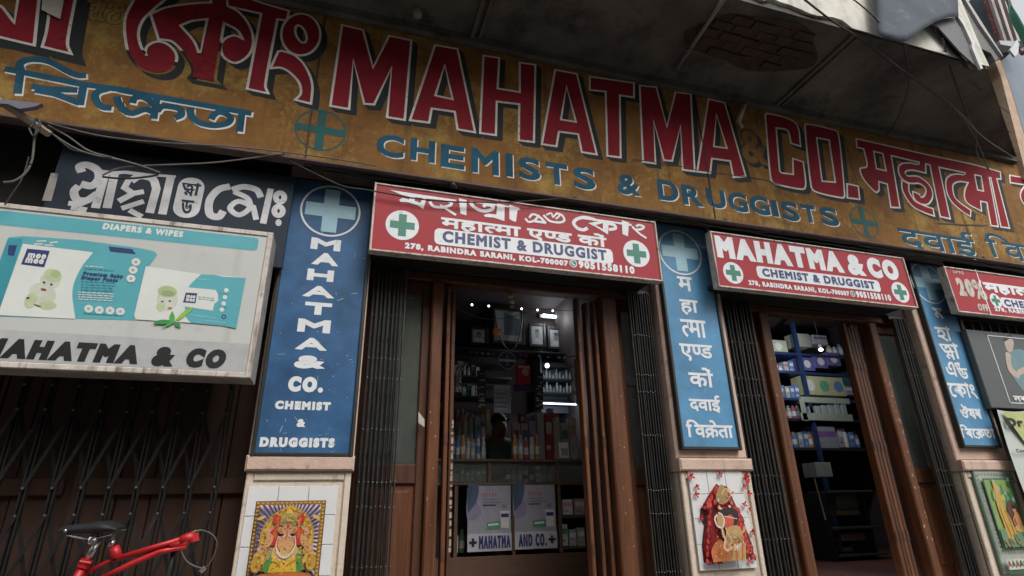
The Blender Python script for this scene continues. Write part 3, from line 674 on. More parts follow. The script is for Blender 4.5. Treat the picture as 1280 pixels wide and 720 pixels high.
# ================================================================== RED BOARDS
YR_ = 3.39
def redboard(tl, tr_, bl, br, label):
    x0 = (P(*tl, YR_).x + P(*bl, YR_).x) / 2; x1 = (P(*tr_, YR_).x + P(*br, YR_).x) / 2
    z1 = (P(*tl, YR_).z + P(*tr_, YR_).z) / 2; z0 = (P(*bl, YR_).z + P(*br, YR_).z) / 2
    t = thing('red_signboard', label, 'signboard', ((x0 + x1) / 2, YR_, z0), 'red boards hung over the doors')
    MB().box(x0, x1, YR_, YR_ + .05, z0, z1).build('panel', M_red, t)
    e = .014; m = MB(); m.rbox(x0 - e, x0, YR_ - .01, YR_ + .06, z0 - e, z1 + e, .003); m.rbox(x1, x1 + e, YR_ - .01, YR_ + .06, z0 - e, z1 + e, .003)
    m.rbox(x0, x1, YR_ - .008, YR_ + .06, z0 - e, z0, .003); m.rbox(x0, x1, YR_ - .008, YR_ + .06, z1, z1 + e, .003); m.build('frame', M_frame, t)
    MB().box(x0 + .02, x1 - .02, YR_ + .06, 3.68, z0 + .02, z0 + .05).build('bracket', M_dframe, t)
    return t
def rpill(m, pl, pr, h, Y=YR_):
    x0, x1, z0, z1 = tbox(pl, pr, h, Y); fill(m, [rrect(x0, x1, z0, z1, min(.035, (z1 - z0) * .3))], Y - 2 * EPS, M_swhite)
def gcross(m, cx, cy, rx, ry, Y=YR_):
    c = P(cx, cy, Y); r = ((P(cx + rx, cy, Y).x - P(cx - rx, cy, Y).x) / 2 + (P(cx, cy - ry, Y).z - P(cx, cy + ry, Y).z) / 2) / 2
    fill(m, [ell(c.x, c.z, r, r, 32)], Y - 2 * EPS, M_swhite); fill(m, [cross(c.x, c.z, r * .74, r * .235)], Y - 4 * EPS, M_green)
def phone(m, cx, cy, r, Y=YR_):
    c = P(cx, cy, Y); r = (P(cx, cy - r, Y).z - P(cx, cy + r, Y).z) / 2
    fill(m, [ell(c.x, c.z, r, r, 20)], Y - 2 * EPS, M_swhite); fill(m, [ell(c.x, c.z, r * .8, r * .8, 20)], Y - 3 * EPS, M_green)
    ribbon(m, smooth_loop([(c.x - r * .4, c.z + r * .4), (c.x - r * .2, c.z - r * .2, 1), (c.x + r * .4, c.z - r * .4)], False), r * .25, Y - 5 * EPS, M_swhite)
def pm(r, *p): return reg(*r, p)
r1 = redboard((472, 230), (818, 280), (463, 312), (825, 349), 'widest red board with Bengali lettering over the middle doorway')
m = MB(); O_, Q_ = (460, 225, 6.737), (640, 250, 6.737)
YW = YR_ - 3 * EPS
def strokes(m, r, lst, wd, Y=YR_, col=M_swhite):
    for pts, k in lst: ribbon(m, on(Y, reg(*r, pts), closed=False), wd * k, Y - 3 * EPS, col, cap=.002)
def polys(m, r, lst, Y=YR_, col=M_swhite):
    for pts in lst: fill(m, [orient(on(Y, reg(*r, pts)), True)], Y - 3 * EPS, col)
polys(m, O_, [[(183,84),(300,102),(470,128),(745,168),(738,182),(600,168),(470,155),(330,138),(280,125)], [(475,128),(498,135),(465,246),(420,215),(330,188),(275,186),(262,168),(290,152),(350,165),(335,130),(360,128),(400,150),(390,175),(440,195)],
  [(765,155),(830,170),(828,298),(778,284)], [(1190,210),(1262,235),(1245,352),(1190,330)], [(1090,200),(1150,212),(1148,348),(1060,318),(985,312),(975,295),(1010,285),(1080,292)]])
strokes(m, O_, [([(520,185),(550,222,1),(620,232,1),(690,215,1),(700,190,1),(660,172)], .022), ([(610,215),(660,245,1),(738,295)], .018), ([(858,188),(900,235,1),(970,262,1),(1040,250,1),(1050,222,1),(1000,208,1),(970,225)], .026), ([(860,185),(1000,200),(1270,240)], .012)], 1)
polys(m, Q_, [[(640,196),(780,172),(812,180),(808,292),(760,262),(700,225)], [(922,172),(985,190),(975,308),(930,288)], [(-8,50),(75,80),(40,90),(28,186),(-8,172)]])
polys(m, Q_, [[(700,212),(765,195),(765,245)]], col=M_red)
strokes(m, Q_, [([(700,168),(620,148,1),(550,160,1),(518,195,1),(550,238,1),(600,252,1),(635,238)], .027), ([(600,155),(830,185),(1005,212)], .017), ([(812,200),(860,212,1),(868,240,1),(815,250)], .026), ([(1012,225),(1040,250,1),(1090,245,1),(1108,225,1),(1070,212,1),(1045,222)], .02), ([(1040,255),(1080,290),(1130,322)], .018),
  ([(112,158),(140,186,1),(190,172,1),(215,135,1),(170,122,1),(145,150)], .017), ([(215,130),(250,160),(283,196)], .02), ([(190,180),(283,192)], .02), ([(265,130),(320,178,1),(400,190,1),(440,172,1),(420,130,1),(370,112)], .018), ([(290,125),(330,112,1),(345,145,1),(375,115,1),(400,130,1),(370,160)], .013)], 1)
m.build('lettering', None, r1)
m = MB(); text(m, 'महा③ा ए④ को\u0902', tbox((551, 279), (758, 301), 20, YR_), YW, M_swhite, .0052); m.build('lettering', None, r1)
m = MB(); rpill(m, (543, 295.5), (766, 320.5), 19.2); text(m, 'CHEMIST & DRUGGIST', tbox((553, 297.5), (758, 317.5), 14, YR_), YW, M_navy, .0056); m.build('pill_plate', None, r1)
m = MB(); text(m, '278, RABINDRA SARANI, KOL-700007', tbox((506, 308.5), (710, 328.8), 8.2, YR_), YW, M_swhite, .0042); text(m, '9051558110', tbox((723, 330), (793, 338.2), 9.5, YR_), YW, M_swhite, .0052); phone(m, 716.5, 329.5, 4.7); m.build('lettering', None, r1)
m = MB(); gcross(m, 503, 281.5, 21, 18.5); m.build('cross_emblem', None, r1); m = MB(); gcross(m, 795.5, 317, 16, 16.5); m.build('cross_emblem', None, r1)
r2 = redboard((888, 290), (1130, 325), (900, 357), (1143, 383), 'red board reading in large white English capitals over the right doorway')
def q2(x, y): return (870 + x / 4.414, 280 + y / 4.414)
m = MB(); text(m, 'MAHATMA', tbox(q2(110, 133), q2(800, 203), 26, YR_), YW, M_swhite, .021, cap=.095); text(m, '&', tbox(q2(832, 222), q2(922, 232), 25, YR_), YW, M_swhite, .016); text(m, 'CO', tbox(q2(945, 240), q2(1112, 256), 24.5, YR_), YW, M_swhite, .02, cap=.1); m.build('lettering', None, r2)
m = MB(); rpill(m, q2(335, 265), q2(1014, 343), 14.5); text(m, 'CHEMIST & DRUGGIST', tbox(q2(365, 270), q2(985, 336), 10, YR_), YW, M_navy, .0056); m.build('pill_plate', None, r2)
m = MB(); text(m, '278, RABINDRA SARANI, KOL-700007', tbox(q2(290, 330), q2(843, 381), 6.8, YR_), YW, M_swhite, .0038); text(m, '9051558110', tbox(q2(882, 388), q2(1074, 407), 7.8, YR_), YW, M_swhite, .005); phone(m, *q2(864, 385), 3.6); m.build('lettering', None, r2)
m = MB(); gcross(m, *q2(205, 270), 12.5, 12.8); m.build('cross_emblem', None, r2); m = MB(); gcross(m, *q2(1127, 377), 10.5, 12); m.build('cross_emblem', None, r2)
r3 = redboard((1177.5, 331), (1640, 400), (1200, 389.7), (1660, 438), 'red discount board cut off by the right edge of the picture')
def q3(x, y): return (1170 + x / 6, 320 + y / 6)
m = MB(); text(m, 'UPTO', tbox(q3(125, 116), q3(206, 130), 3.4, YR_), YW, M_frame, .002); text(m, '20', tbox(q3(155, 222), q3(280, 250), 22, YR_), YW, M_frame, .014); text(m, '%', tbox(q3(278, 244), q3(368, 262), 24, YR_), YW, M_frame, .008); text(m, 'OFF', tbox(q3(312, 380), q3(390, 393), 8.5, YR_), YW, M_frame, .006)
a, b = P(*q3(290, 100), YR_), P(*q3(415, 435), YR_); ribbon(m, [Vector(((a.x + b.x) / 2, a.z)), Vector(((a.x + b.x) / 2, b.z))], .012, YW, M_swhite); m.build('lettering', None, r3)
m = MB(); text(m, 'महा③ा ए④ को\u0902', tbox(q3(352, 215), q3(1260, 350), 17, YR_), YW, M_swhite, .012); m.build('lettering', None, r3)
m = MB(); rpill(m, q3(490, 350), q3(1300, 440), 12); text(m, 'CHEMIST & DRUGGIST', tbox(q3(510, 352), q3(1260, 436), 8.6, YR_), YW, M_navy, .007); m.build('pill_plate', None, r3)
m = MB(); text(m, '278, RABINDRA SARANI, KOL-700007', tbox(q3(440, 405), q3(1200, 478), 5.6, YR_), YW, M_swhite, .0045); m.build('lettering', None, r3)
m = MB(); gcross(m, *q3(447, 335), 7, 8); m.build('cross_emblem', None, r3)
# ================================================================== OLD BENGALI BOARD BEHIND THE LIGHT BOX
YO = 3.5
t = thing('old_signboard', 'old dark blue board with silver Bengali letters above the light box', 'signboard', (-1.2, YO, EYE + 1.6))
xa, xb = P(58, 245, 3.5).x, P(362, 270, YO).x
MB().rbox(xa, xb, YO, YO + .03, P(300, 330, YO).z, P(250, 205, YO).z, .003).build('panel', M_bluedk, t)
m = MB(); N_ = (60, 190, 4.129); wo = .046
for pts, k in [([(175,105),(165,75,1),(205,68,1),(255,95,1),(262,140,1),(225,175,1),(170,165)], 1), ([(160,175),(135,205,1),(150,245,1),(200,250,1),(255,215)], .95), ([(300,95),(245,290)], 1), ([(105,265),(165,270),(215,250)], .7), ([(120,285),(200,300)], .7), ([(345,110),(305,290)], 1),
   ([(275,112),(400,105),(560,125)], .5), ([(430,150),(475,125,1),(540,140,1),(560,190),(525,315)], 1.0), ([(420,140),(395,185),(440,215),(495,205)], .75), ([(440,215),(365,255)], .8), ([(380,292),(495,255)], .7), ([(420,300),(485,335)], .7), ([(635,125),(590,322)], 1.0), ([(555,120),(660,128)], .4),
   ([(940,178),(880,195,1),(835,250,1),(835,320,1),(880,335,1),(905,305)], 1), ([(950,195),(1010,180,1),(1075,195,1),(1100,235)], .9), ([(960,205),(1030,240,1),(1040,290,1),(985,325,1),(940,290,1),(985,255,1),(1060,285),(1075,350)], .75), ([(1150,190),(1110,370)], .85)]:
    ribbon(m, on(YO, reg(*N_, pts), closed=False), wo * k, YO - 2 * EPS, M_silver)
for c in ((1198, 235), (1190, 305)):
    ribbon(m, on(YO, reg(*N_, [(c[0] + 22 * cos(a), c[1] + 24 * sin(a)) for a in [2 * pi * i / 16 for i in range(16)]])), .035, YO - 3 * EPS, M_silver, closed=True)
fill(m, [on(YO, reg(*N_, [(1190 + 16 * cos(a), 365 + 18 * sin(a)) for a in [2 * pi * i / 12 for i in range(12)]]))], YO - 2 * EPS, M_silver)
cz = P(60 + 728 / 4.129, 190 + 235 / 4.129, YO); fill(m, [rrect(cz.x - .075, cz.x + .075, cz.z - .145, cz.z + .145, .07)], YO - 2 * EPS, M_silver)
text(m, '①া', (cz.x - .055, cz.x + .055, cz.z + .01, cz.z + .11), YO - 4 * EPS, M_bluedk, .003); text(m, 'ড', (cz.x - .035, cz.x + .035, cz.z - .115, cz.z - .02), YO - 4 * EPS, M_bluedk, .003)
prism(m, reg(0, 120, 5.145, [(328, 495), (378, 495), (330, 675), (270, 672)]), YO - .004, .003, M_boxside)
m.build('lettering', None, t)
# ================================================================== LIGHT BOX
YL = 3.30
Lq = (0, 180, 2.25)
pa, pb = P(778 / 2.25, 180 + 255 / 2.25, YL), P(693 / 2.25, 180 + 665 / 2.25, YL)
x1 = (pa.x + pb.x) / 2; x0 = P(0, 355, YL).x - .35; z1 = (pa.z + P(2, 251, YL).z) / 2; z0 = (pb.z + P(2, 456, YL).z) / 2
t = thing('light_box_sign', 'white diaper advertising light box hung above the folding gate', 'light box sign', ((x0 + x1) / 2, YL, z0))
e = .03
MB().box(x0 + e, x1 - e, YL + .004, YL + .02, z0 + e, z1 - e).build('face', M_flex, t)
MB().box(x0, x1, YL + .02, YL + .19, z0, z1).build('box_body', M_boxside, t)
m = MB(); m.rbox(x0, x0 + e, YL - .004, YL + .022, z0, z1, .004); m.rbox(x1 - e, x1, YL - .004, YL + .022, z0, z1, .004); m.rbox(x0 + e, x1 - e, YL - .003, YL + .022, z0, z0 + e, .004); m.rbox(x0 + e, x1 - e, YL - .003, YL + .022, z1 - e, z1, .004)
m.build('frame', M_frame, t)
YF = YL + .004
m = MB(); F5, F6 = (0, 240, 4.5), (170, 270, 4.8)
bz1 = z1 - .045; bz0 = P(200, 180 + 243 / 2.25 + 13.5, YF).z
fill(m, [rrect(x0 + .1, x1 - .075, bz0, bz1, .02)], YF - EPS, M_teal)
text(m, 'DIAPERS & WIPES', tbox((129, 282.5), (229, 293.5), 8, YF), YF - 3 * EPS, M_pwhite, .0045)
m.build('printed_band', None, t)
m = MB(); sz0, sz1 = z0 + e + .004, P(150, 180 + 555 / 2.25 - 6, YF).z
fill(m, [[Vector(p) for p in ((x0 + e, sz0), (x1 - e, sz0), (x1 - e, sz1), (x0 + e, sz1))]], YF - EPS, cmat(.38, .385, .385))
text(m, 'MAHATMA', tbox((-26, 436.5), (174, 441), 24.5, YF), YF - 3 * EPS, M_black, .014, slant=.13, cap=.11); text(m, '&', tbox((190, 444.5), (216, 447), 25, YF), YF - 3 * EPS, M_black, .012, slant=.13, cap=.1); text(m, 'CO', tbox((232, 447), (281, 449), 24.5, YF), YF - 3 * EPS, M_black, .014, slant=.13, cap=.11)
m.build('name_strip', None, t)
def PF(m, r, pts, c, k=1): fill(m, [orient(on(YF, reg(*r, pts)), True)], YF - k * EPS, c)
def EF(m, r, cx, cy, rx, ry, c, k=1, rot=0): PF(m, r, [(cx + rx * cos(a) * cos(rot) - ry * sin(a) * sin(rot), cy + ry * sin(a) * cos(rot) + rx * cos(a) * sin(rot)) for a in [2 * pi * i / 20 for i in range(20)]], c, k)
tealdk = cmat(.03, .24, .30); softg = cmat(.43, .50, .30); softg2 = cmat(.34, .43, .20); softw = cmat(.50, .52, .44)
m = MB()
PF(m, F5, [(50,255),(130,248),(450,270),(800,318),(870,335),(885,355),(830,430),(755,722),(-40,700),(-60,600)], M_teal)
PF(m, F5, [(45,262),(-80,610),(-90,640),(5,640),(120,300),(130,262)], tealdk, 2)
PF(m, F5, [(130,292),(525,340),(450,440,1),(408,560,1),(425,715),(-60,690),(0,660)], M_pwhite, 3)
PF(m, F5, [(612,307),(745,322),(765,350),(620,335)], M_navy, 3)
for a, b, c_, d_ in ((205,275,260,272), (280,283,325,278), (190,290,240,290), (250,295,300,298)): PF(m, F5, [(a,b),(c_,d_),(c_+4,d_+7),(a+4,b+7)], M_pwhite, 3)
PF(m, F5, [(155,320),(282,332),(250,425),(120,408)], M_navy, 4)
text(m, 'mee', tbox((35.5, 319.5), (58, 321.5), 6.3, YF), YF - 6 * EPS, M_pwhite, .004); text(m, 'mee', tbox((32.5, 325.3), (55, 328), 6.3, YF), YF - 6 * EPS, M_pwhite, .004)
PF(m, F5, [(50,300),(98,300),(80,360),(45,355)], M_navy, 4)
EF(m, F5, 300, 470, 52, 34, softg, 5, .3); EF(m, F5, 285, 500, 58, 50, softw, 4); EF(m, F5, 315, 462, 28, 22, softg2, 6)
EF(m, F5, 240, 575, 78, 62, softw, 4, .3); EF(m, F5, 175, 610, 32, 48, softg, 5, .5); EF(m, F5, 270, 640, 50, 25, softg, 4)
for a in ((250, 510), (292, 521)): EF(m, F5, a[0], a[1], 7, 5, M_black, 7)
EF(m, F5, 248, 550, 17, 6, cmat(.2, .05, .04), 7, .2); EF(m, F5, 160, 598, 9, 5, M_black, 7); EF(m, F5, 215, 640, 22, 4, cmat(.2, .12, .08), 7, .3)
for cx, cy in ((766,395),(750,440),(738,488),(500,658),(560,665),(620,668),(678,673)): EF(m, F5, cx, cy, 25, 22, M_pwhite, 5); EF(m, F5, cx, cy, 9, 8, cmat(.3, .36, .38), 6)
text(m, 'Premium Baby', tbox((104.5, 341.5), (154, 347), 5.5, YF), YF - 5 * EPS, M_navy, .0032); text(m, 'Diaper Pants', tbox((102, 347.5), (147.5, 351), 5.5, YF), YF - 5 * EPS, M_navy, .0032)
def lines(m, r, x0, y0, x1, n, dy, col, k=5, hgt=5, slope=.08, Y=None, rnd=3):
    rr = random.Random(rnd)
    for i in range(n):
        x = x0; yy = y0 + i * dy
        while x < x1 - 12:
            w_ = rr.uniform(10, 34); w_ = min(w_, x1 - x)
            a = reg(*r, [(x, yy + (x - x0) * slope), (x + w_, yy + (x + w_ - x0) * slope), (x + w_ - 1, yy + hgt + (x + w_ - x0) * slope), (x, yy + hgt + (x - x0) * slope)])
            fill(m, [orient(on(Y or YF, a), True)], (Y or YF) - k * EPS, col); x += w_ + 6
lines(m, F5, 482, 415, 590, 1, 10, M_pwhite); lines(m, F5, 478, 428, 660, 1, 10, tealdk, hgt=6)
lines(m, F5, 458, 500, 650, 4, 16, tealdk, hgt=6, slope=.05); lines(m, F5, 440, 562, 640, 4, 13, M_pwhite, hgt=5, slope=.05)
lines(m, F5, 470, 680, 700, 1, 10, tealdk, hgt=5, slope=.06)
m.build('printed_diaper_pack', None, t)
m = MB()
PF(m, F6, [(60,303),(390,350),(480,356),(660,372),(600,676),(520,660),(325,642),(0,622),(-10,600)], M_pwhite, 6)
PF(m, F6, [(392,351),(480,356),(520,366),(660,373),(602,677),(520,658),(330,642),(300,600,1),(296,520,1),(315,430,1)], M_teal, 7)
PF(m, F6, [(310,430),(480,446),(492,470),(494,510),(470,530),(462,570),(290,545),(285,500)], M_pwhite, 8)
PF(m, F6, [(300,462),(369,466),(358,526),(285,520)], M_navy, 9)
text(m, 'mee', tbox((233.5, 370.8), (244.5, 372), 4, YF), YF - 11 * EPS, M_pwhite, .002); text(m, 'mee', tbox((232.8, 375.2), (243.8, 376.2), 4, YF), YF - 11 * EPS, M_pwhite, .002)
for cx, cy in ((543,447),(535,488),(527,527),(516,563)): EF(m, F6, cx, cy, 14, 13, M_pwhite, 9)
EF(m, F6, 528, 607, 15, 14, M_navy, 9); EF(m, F6, 528, 607, 8, 7, M_teal, 10)
lines(m, F6, 375, 485, 470, 2, 12, tealdk, k=10, hgt=4, slope=.1); lines(m, F6, 505, 465, 550, 1, 10, tealdk, k=10, hgt=4); lines(m, F6, 500, 545, 550, 1, 10, tealdk, k=10, hgt=4)
for a in ((360, 375, 450, 385), (310, 590, 480, 610), (420, 625, 540, 640)): PF(m, F6, [(a[0],a[1]),(a[2],a[3]),(a[2],a[3]+5),(a[0],a[1]+5)], cmat(.2,.5,.56), 9)
EF(m, F6, 190, 500, 62, 70, softw, 7); EF(m, F6, 190, 455, 58, 34, softg2, 8, .1); EF(m, F6, 195, 465, 40, 16, cmat(.24, .3, .16), 9, .1); EF(m, F6, 150, 545, 26, 28, softg, 8)
EF(m, F6, 205, 512, 9, 4, M_black, 9); EF(m, F6, 160, 515, 9, 4, M_black, 9); EF(m, F6, 205, 555, 14, 6, cmat(.3, .12, .1), 9)
leafg = cmat(.03, .22, .05); leafg2 = cmat(.06, .34, .06); leafg3 = cmat(.22, .42, .05)
for pts, c in (([(100,650),(150,625,1),(225,632,1),(235,645),(180,652,1)], leafg), ([(150,675),(200,645),(245,632),(200,660,1)], leafg2), ([(205,640),(205,600,1),(222,572),(235,610,1),(232,640)], leafg2), ([(235,635),(262,645,1),(272,672),(240,662,1)], leafg), ([(240,625),(290,575,1),(348,548),(330,575,1),(258,630)], leafg3)): PF(m, F6, pts, c, 12)
m.build('printed_wipes_pack', None, t)

# ================================================================== DOORS
def door_unit(nm, label, cat, loc, group=None): return thing(nm, label, cat, loc, group)
def xat(px, Y): return sum(P(a, b, Y).x for a, b in px) / len(px)
YD = 3.75; ZH = EYE + 1.53
def leafbox(t, name, px, Y, w_, d, m, z0=FL + .01, z1=ZH - .05, **k):
    x = xat(px, Y); return MB().rbox(x, x + w_, Y, Y + d, z0, z1, .006).build(name, m, t, **k)
# middle doorway
t = thing('door_frame', 'brown wooden door frame of the middle doorway with fixed glazed side panels', 'door frame', (1.25, YD, FL))
xj0, xj1 = .555, .635; xk0, xk1 = xat([(752, 400), (770, 650)], YD), xat([(771, 400), (791, 650)], YD)
for a, b in ((xj0, xj1), (xk0, xk1)):
    MB().rbox(a, b, YD - .03, YD + .09, FL, ZH, .01).build('jamb', M_wood, t)
xl, xr = PX[1][1] + .0, PX[2][0]
MB().rbox(xl, xr, YD - .02, YD + .09, ZH + .001, ZH + .07, .01).build('head', M_wood2, t)
MB().box(xl, xr, YD + .02, YD + .06, ZH + .071, ZL + .05).build('transom_board', M_darkwall, t)
def sidepanel(t, x0, x1, zmid, Y=YD + .02, notice=False):
    sw = .06
    MB().rbox(x0, x0 + sw, Y, Y + .045, FL, ZH, .006).build('stile', M_wood2, t); MB().rbox(x1 - sw, x1 - .001, Y, Y + .045, FL, ZH, .006).build('stile', M_wood2, t)
    MB().rbox(x0 + sw, x1 - sw, Y + .002, Y + .043, ZH - .09, ZH - .001, .006).build('rail', M_wood2, t)
    MB().rbox(x0 + sw, x1 - sw, Y + .002, Y + .043, zmid - .12, zmid, .006).build('rail', M_wood2, t)
    MB().box(x0 + sw, x1 - sw, Y + .02, Y + .025, zmid, ZH - .09).build('pane', M_glass, t)
    MB().box(x0 + sw, x1 - sw, Y + .022, Y + .035, FL, zmid - .12).build('lower_panel', M_wood, t)
    MB().rbox(x0 + sw + .03, x1 - sw - .03, Y + .008, Y + .022, FL + .1, zmid - .16, .012).build('raised_field', M_wood, t)
zg = P(515, 580, YD).z
sidepanel(t, xl, xj0, zg); sidepanel(t, xk1, xr, zg - .02)
MB().box(xl + .065, xj0 - .065, YD + .05, YD + .055, zg + .02, ZH - .12).build('paper_backing', cmat(.22, .23, .17), t)
# peeling paper on the left stile
m = MB(); prism(m, reg(430, 520, 3.6, [(335,-20),(362,15),(362,50),(335,30)]), YD - .034, .003); m.build('torn_paper', cmat(.42, .38, .33), t)
def folded(label, xs, Y0, dirn, group, zt=ZH - .02, wd=.028, mats=None, chips=False):
    t = thing('folded_door', label, 'door', (xs[0], Y0, FL + .02), group)
    for i, x in enumerate(xs):
        y0 = Y0 + i * .012; dpt = .07
        lf = MB().rbox(x, x + wd, y0, y0 + dpt, FL + .02, zt - .03 * (i % 2), .005).build('leaf', M_wood if i % 2 == 0 else M_wood2, t)
        for hz in (FL + .3, FL + 1.0, FL + 1.7): MB().box(x + .004, x + wd - .004, y0 - .004, y0 - .0005, hz, hz + .07).build('hinge', M_wood2, lf)
    return t
folded('narrow folded wooden door leaves at the left side of the middle doorway', [.668, .706], YD - .005, 1, 'folded door leaves')
folded('three folded wooden door leaves at the right side of the middle doorway', [xat([(726, 434), (740, 755)], YD), xat([(735, 434)], YD), xat([(746, 434)], YD)], YD - .005, 1, 'folded door leaves')
# chipped edge left of the opening
m = MB(); random.seed(9); z = FL + .35
x = .706 + .028
while z < FL + 1.15:
    h = random.uniform(.01, .045); m.box(x - .012 - random.random() * .006, x + .0015, YD + .002, YD + .016, z, z + h); z += h + random.uniform(.004, .03)
m.build('chipped_paint', M_chip, bpy.data.objects['folded_door'], kind='stuff')
# right doorway
t = thing('door_frame', 'brown wooden door frame of the right doorway beside the goddess picture', 'door frame', (4.1, YD, FL))
MB().rbox(3.395, 3.49, YD - .03, YD + .09, FL, ZH, .01).build('jamb', M_wood, t); MB().rbox(4.62, 4.71, YD - .03, YD + .09, FL, ZH, .01).build('jamb', M_wood, t)
MB().rbox(PX[2][1], PX[3][0], YD - .02, YD + .09, ZH + .001, ZH + .07, .01).build('head', M_wood2, t)
MB().box(PX[2][1], PX[3][0], YD + .02, YD + .06, ZH + .071, ZL + .05).build('transom_board', M_darkwall, t)
sidepanel(t, 4.71, PX[3][0], zg - .02)
MB().rbox(PX[2][1], 3.394, YD + .02, YD + .06, FL, ZH, .006).build('side_board', M_wood2, t)
folded('four folded wooden door leaves at the right side of the right doorway', [xat([(1068, 467), (1126, 700)], YD) + k * .052 for k in range(4)], YD - .005, 1, 'folded door leaves', wd=.036)
# ================================================================== FOLDING GATES, pushed aside
def gate(label, xa, xb, Y, n, z0, z1, rows, seed, lean=0, loose=True):
    t = thing('folding_gate', label, 'gate', ((xa + xb) / 2, Y, z0), 'black steel folding gates')
    rr = random.Random(seed); p = (xb - xa) / n
    base = None
    for i in range(n):
        x = xa + i * p + rr.uniform(-.003, .003); y = Y + rr.uniform(-.006, .006); sh = rr.uniform(-.012, .012)
        b = MB(); w1 = p * .58
        # a channel bar: flat web and two flanges facing the street
        b.rbox(x, x + w1 * .8, y - .012, y + .018, z0, z1 + sh, .006)
        b.build('bar', M_iron2 if (i == (n - 1 if lean > 0 else 0) and loose) else M_iron, t)
        for k in range(5):
            za = z0 + .15 + k * (z1 - z0 - .3) / 5 + rr.uniform(-.01, .01); zb = za + (z1 - z0) / 5.5
            if i < n - 1:
                s_ = MB(); xx = x + w1 + .002
                s_.box(xx - .004, xx + .001, y + .012, y + .03, za, zb); s_.build('lattice_strip', M_iron, t)
    for z in rows:
        m = MB()
        for i in range(n):
            x = xa + i * p + p * .29; m.ball((x, Y - .012, z + rr.uniform(-.005, .005)), (.0055, .005, .0055), n=6)
            m.box(x + .012, x + p - .01, Y - .001, Y + .003, z - .0025, z + .0015)
        m.build('rivet_row', M_rivet, t, kind='stuff')
    MB().rbox(xa - .01, xb + .01, Y + .02, Y + .05, z1 + .0, z1 + .04, .004).build('top_track', M_iron, t)
YG = 3.66
rows = [EYE + z for z in (-.36, -.10, .03, .27, .50, .64, 1.14)]
rowz = [P(465, 320 + y / 3.6, YG).z for y in (262, 460, 552)] + [P(455, 520 + y / 3.6, YG).z for y in (60, 298, 410, 680)]
gate('black folding gate bunched at the left side of the middle doorway', PX[1][1] + .03, xat([(509, 400), (495, 640)], YG), YG, 9, FL, EYE + 1.56, rowz, 1, 1)
rowz2 = [P(800, y, YG).z for y in (420, 469, 490, 530 + 45 / 3.19, 530 + 265 / 3.19, 530 + 360 / 3.19, 530 + 595 / 3.19)]
gate('black folding gate bunched at the right side of the middle doorway', xat([(771, 362), (803, 560), (832, 700)], YG), PX[2][0] - .025, YG, 10, FL, EYE + 1.56, rowz2, 2, -1)
rowz3 = [P(920, y, YG).z for y in (428, 473, 494, 595, 618, 676)]
gate('black folding gate bunched between the goddess picture and the right doorway', PX[2][1] + .03, xat([(943, 400), (985, 640)], YG), YG, 9, FL, EYE + 1.56, rowz3, 3, 1)
rowz4 = [P(1150, y, YG).z for y in (442, 470, 588, 607, 657)]
gate('black folding gate bunched left of the green framed picture', xat([(1102, 390), (1160, 560), (1213, 705)], YG), PX[3][0] - .025, YG, 10, FL, EYE + 1.56, rowz4, 4, -1)
# the closed gate on the left, opened out across the bay
t = thing('folding_gate', 'closed black folding gate stretched across the bay behind the red bicycle', 'gate', (-1.7, 3.68, FL - .3), 'black steel folding gates')
xR = PX[1][0] - .01; sp = (P(267, 610, 3.68).x - P(29, 610, 3.68).x) / 7; GZ0 = FL - .55; GZ1 = EYE + 1.5
rz = [P(139, 610, 3.68).z, P(139, 643, 3.68).z]; per = rz[0] - rz[1]
offs = P(172, 610, 3.68).x; k0 = int((offs + 3.9) / sp)
xsb = [offs + (i - k0) * sp * 1.0 for i in range(60)]; xsb = [x for x in xsb if -3.9 < x < xR - .03]
for x in xsb:
    for dx in (-.014, .006):
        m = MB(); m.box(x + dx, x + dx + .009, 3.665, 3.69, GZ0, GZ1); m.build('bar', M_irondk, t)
levels = [rz[0] + .27 * k * 2 for k in range(-2, 4)]
H = .54
lev = [rz[0] + H * k for k in range(-3, 3)]
for z in lev:
    for i, x in enumerate(xsb[:-1]):
        x2 = xsb[i + 1]
        for sgn, yy in ((1, 3.656), (-1, 3.699)):
            za, zb = (z, z + H - per) if sgn > 0 else (z + H - per, z)
            a = Vector((x, yy, za)); b_ = Vector((x2, yy, zb)); n_ = Vector((-(b_ - a).z, 0, (b_ - a).x)).normalized() * .009
            m = MB(); q = [a - n_, b_ - n_, b_ + n_, a + n_]; m.add([tuple(p) for p in q] + [(p.x, p.y + .004, p.z) for p in q], [(0,1,2,3),(7,6,5,4),(0,4,5,1),(1,5,6,2),(2,6,7,3),(3,7,4,0)])
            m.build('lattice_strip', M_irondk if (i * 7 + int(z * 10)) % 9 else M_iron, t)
m = MB()
for z in lev:
    for x in xsb: m.ball((x - .001, 3.655, z), (.008, .006, .008), n=6); m.ball((x - .001, 3.655, z - per), (.008, .006, .008), n=6)
m.build('rivets', M_rivet, t, kind='stuff')
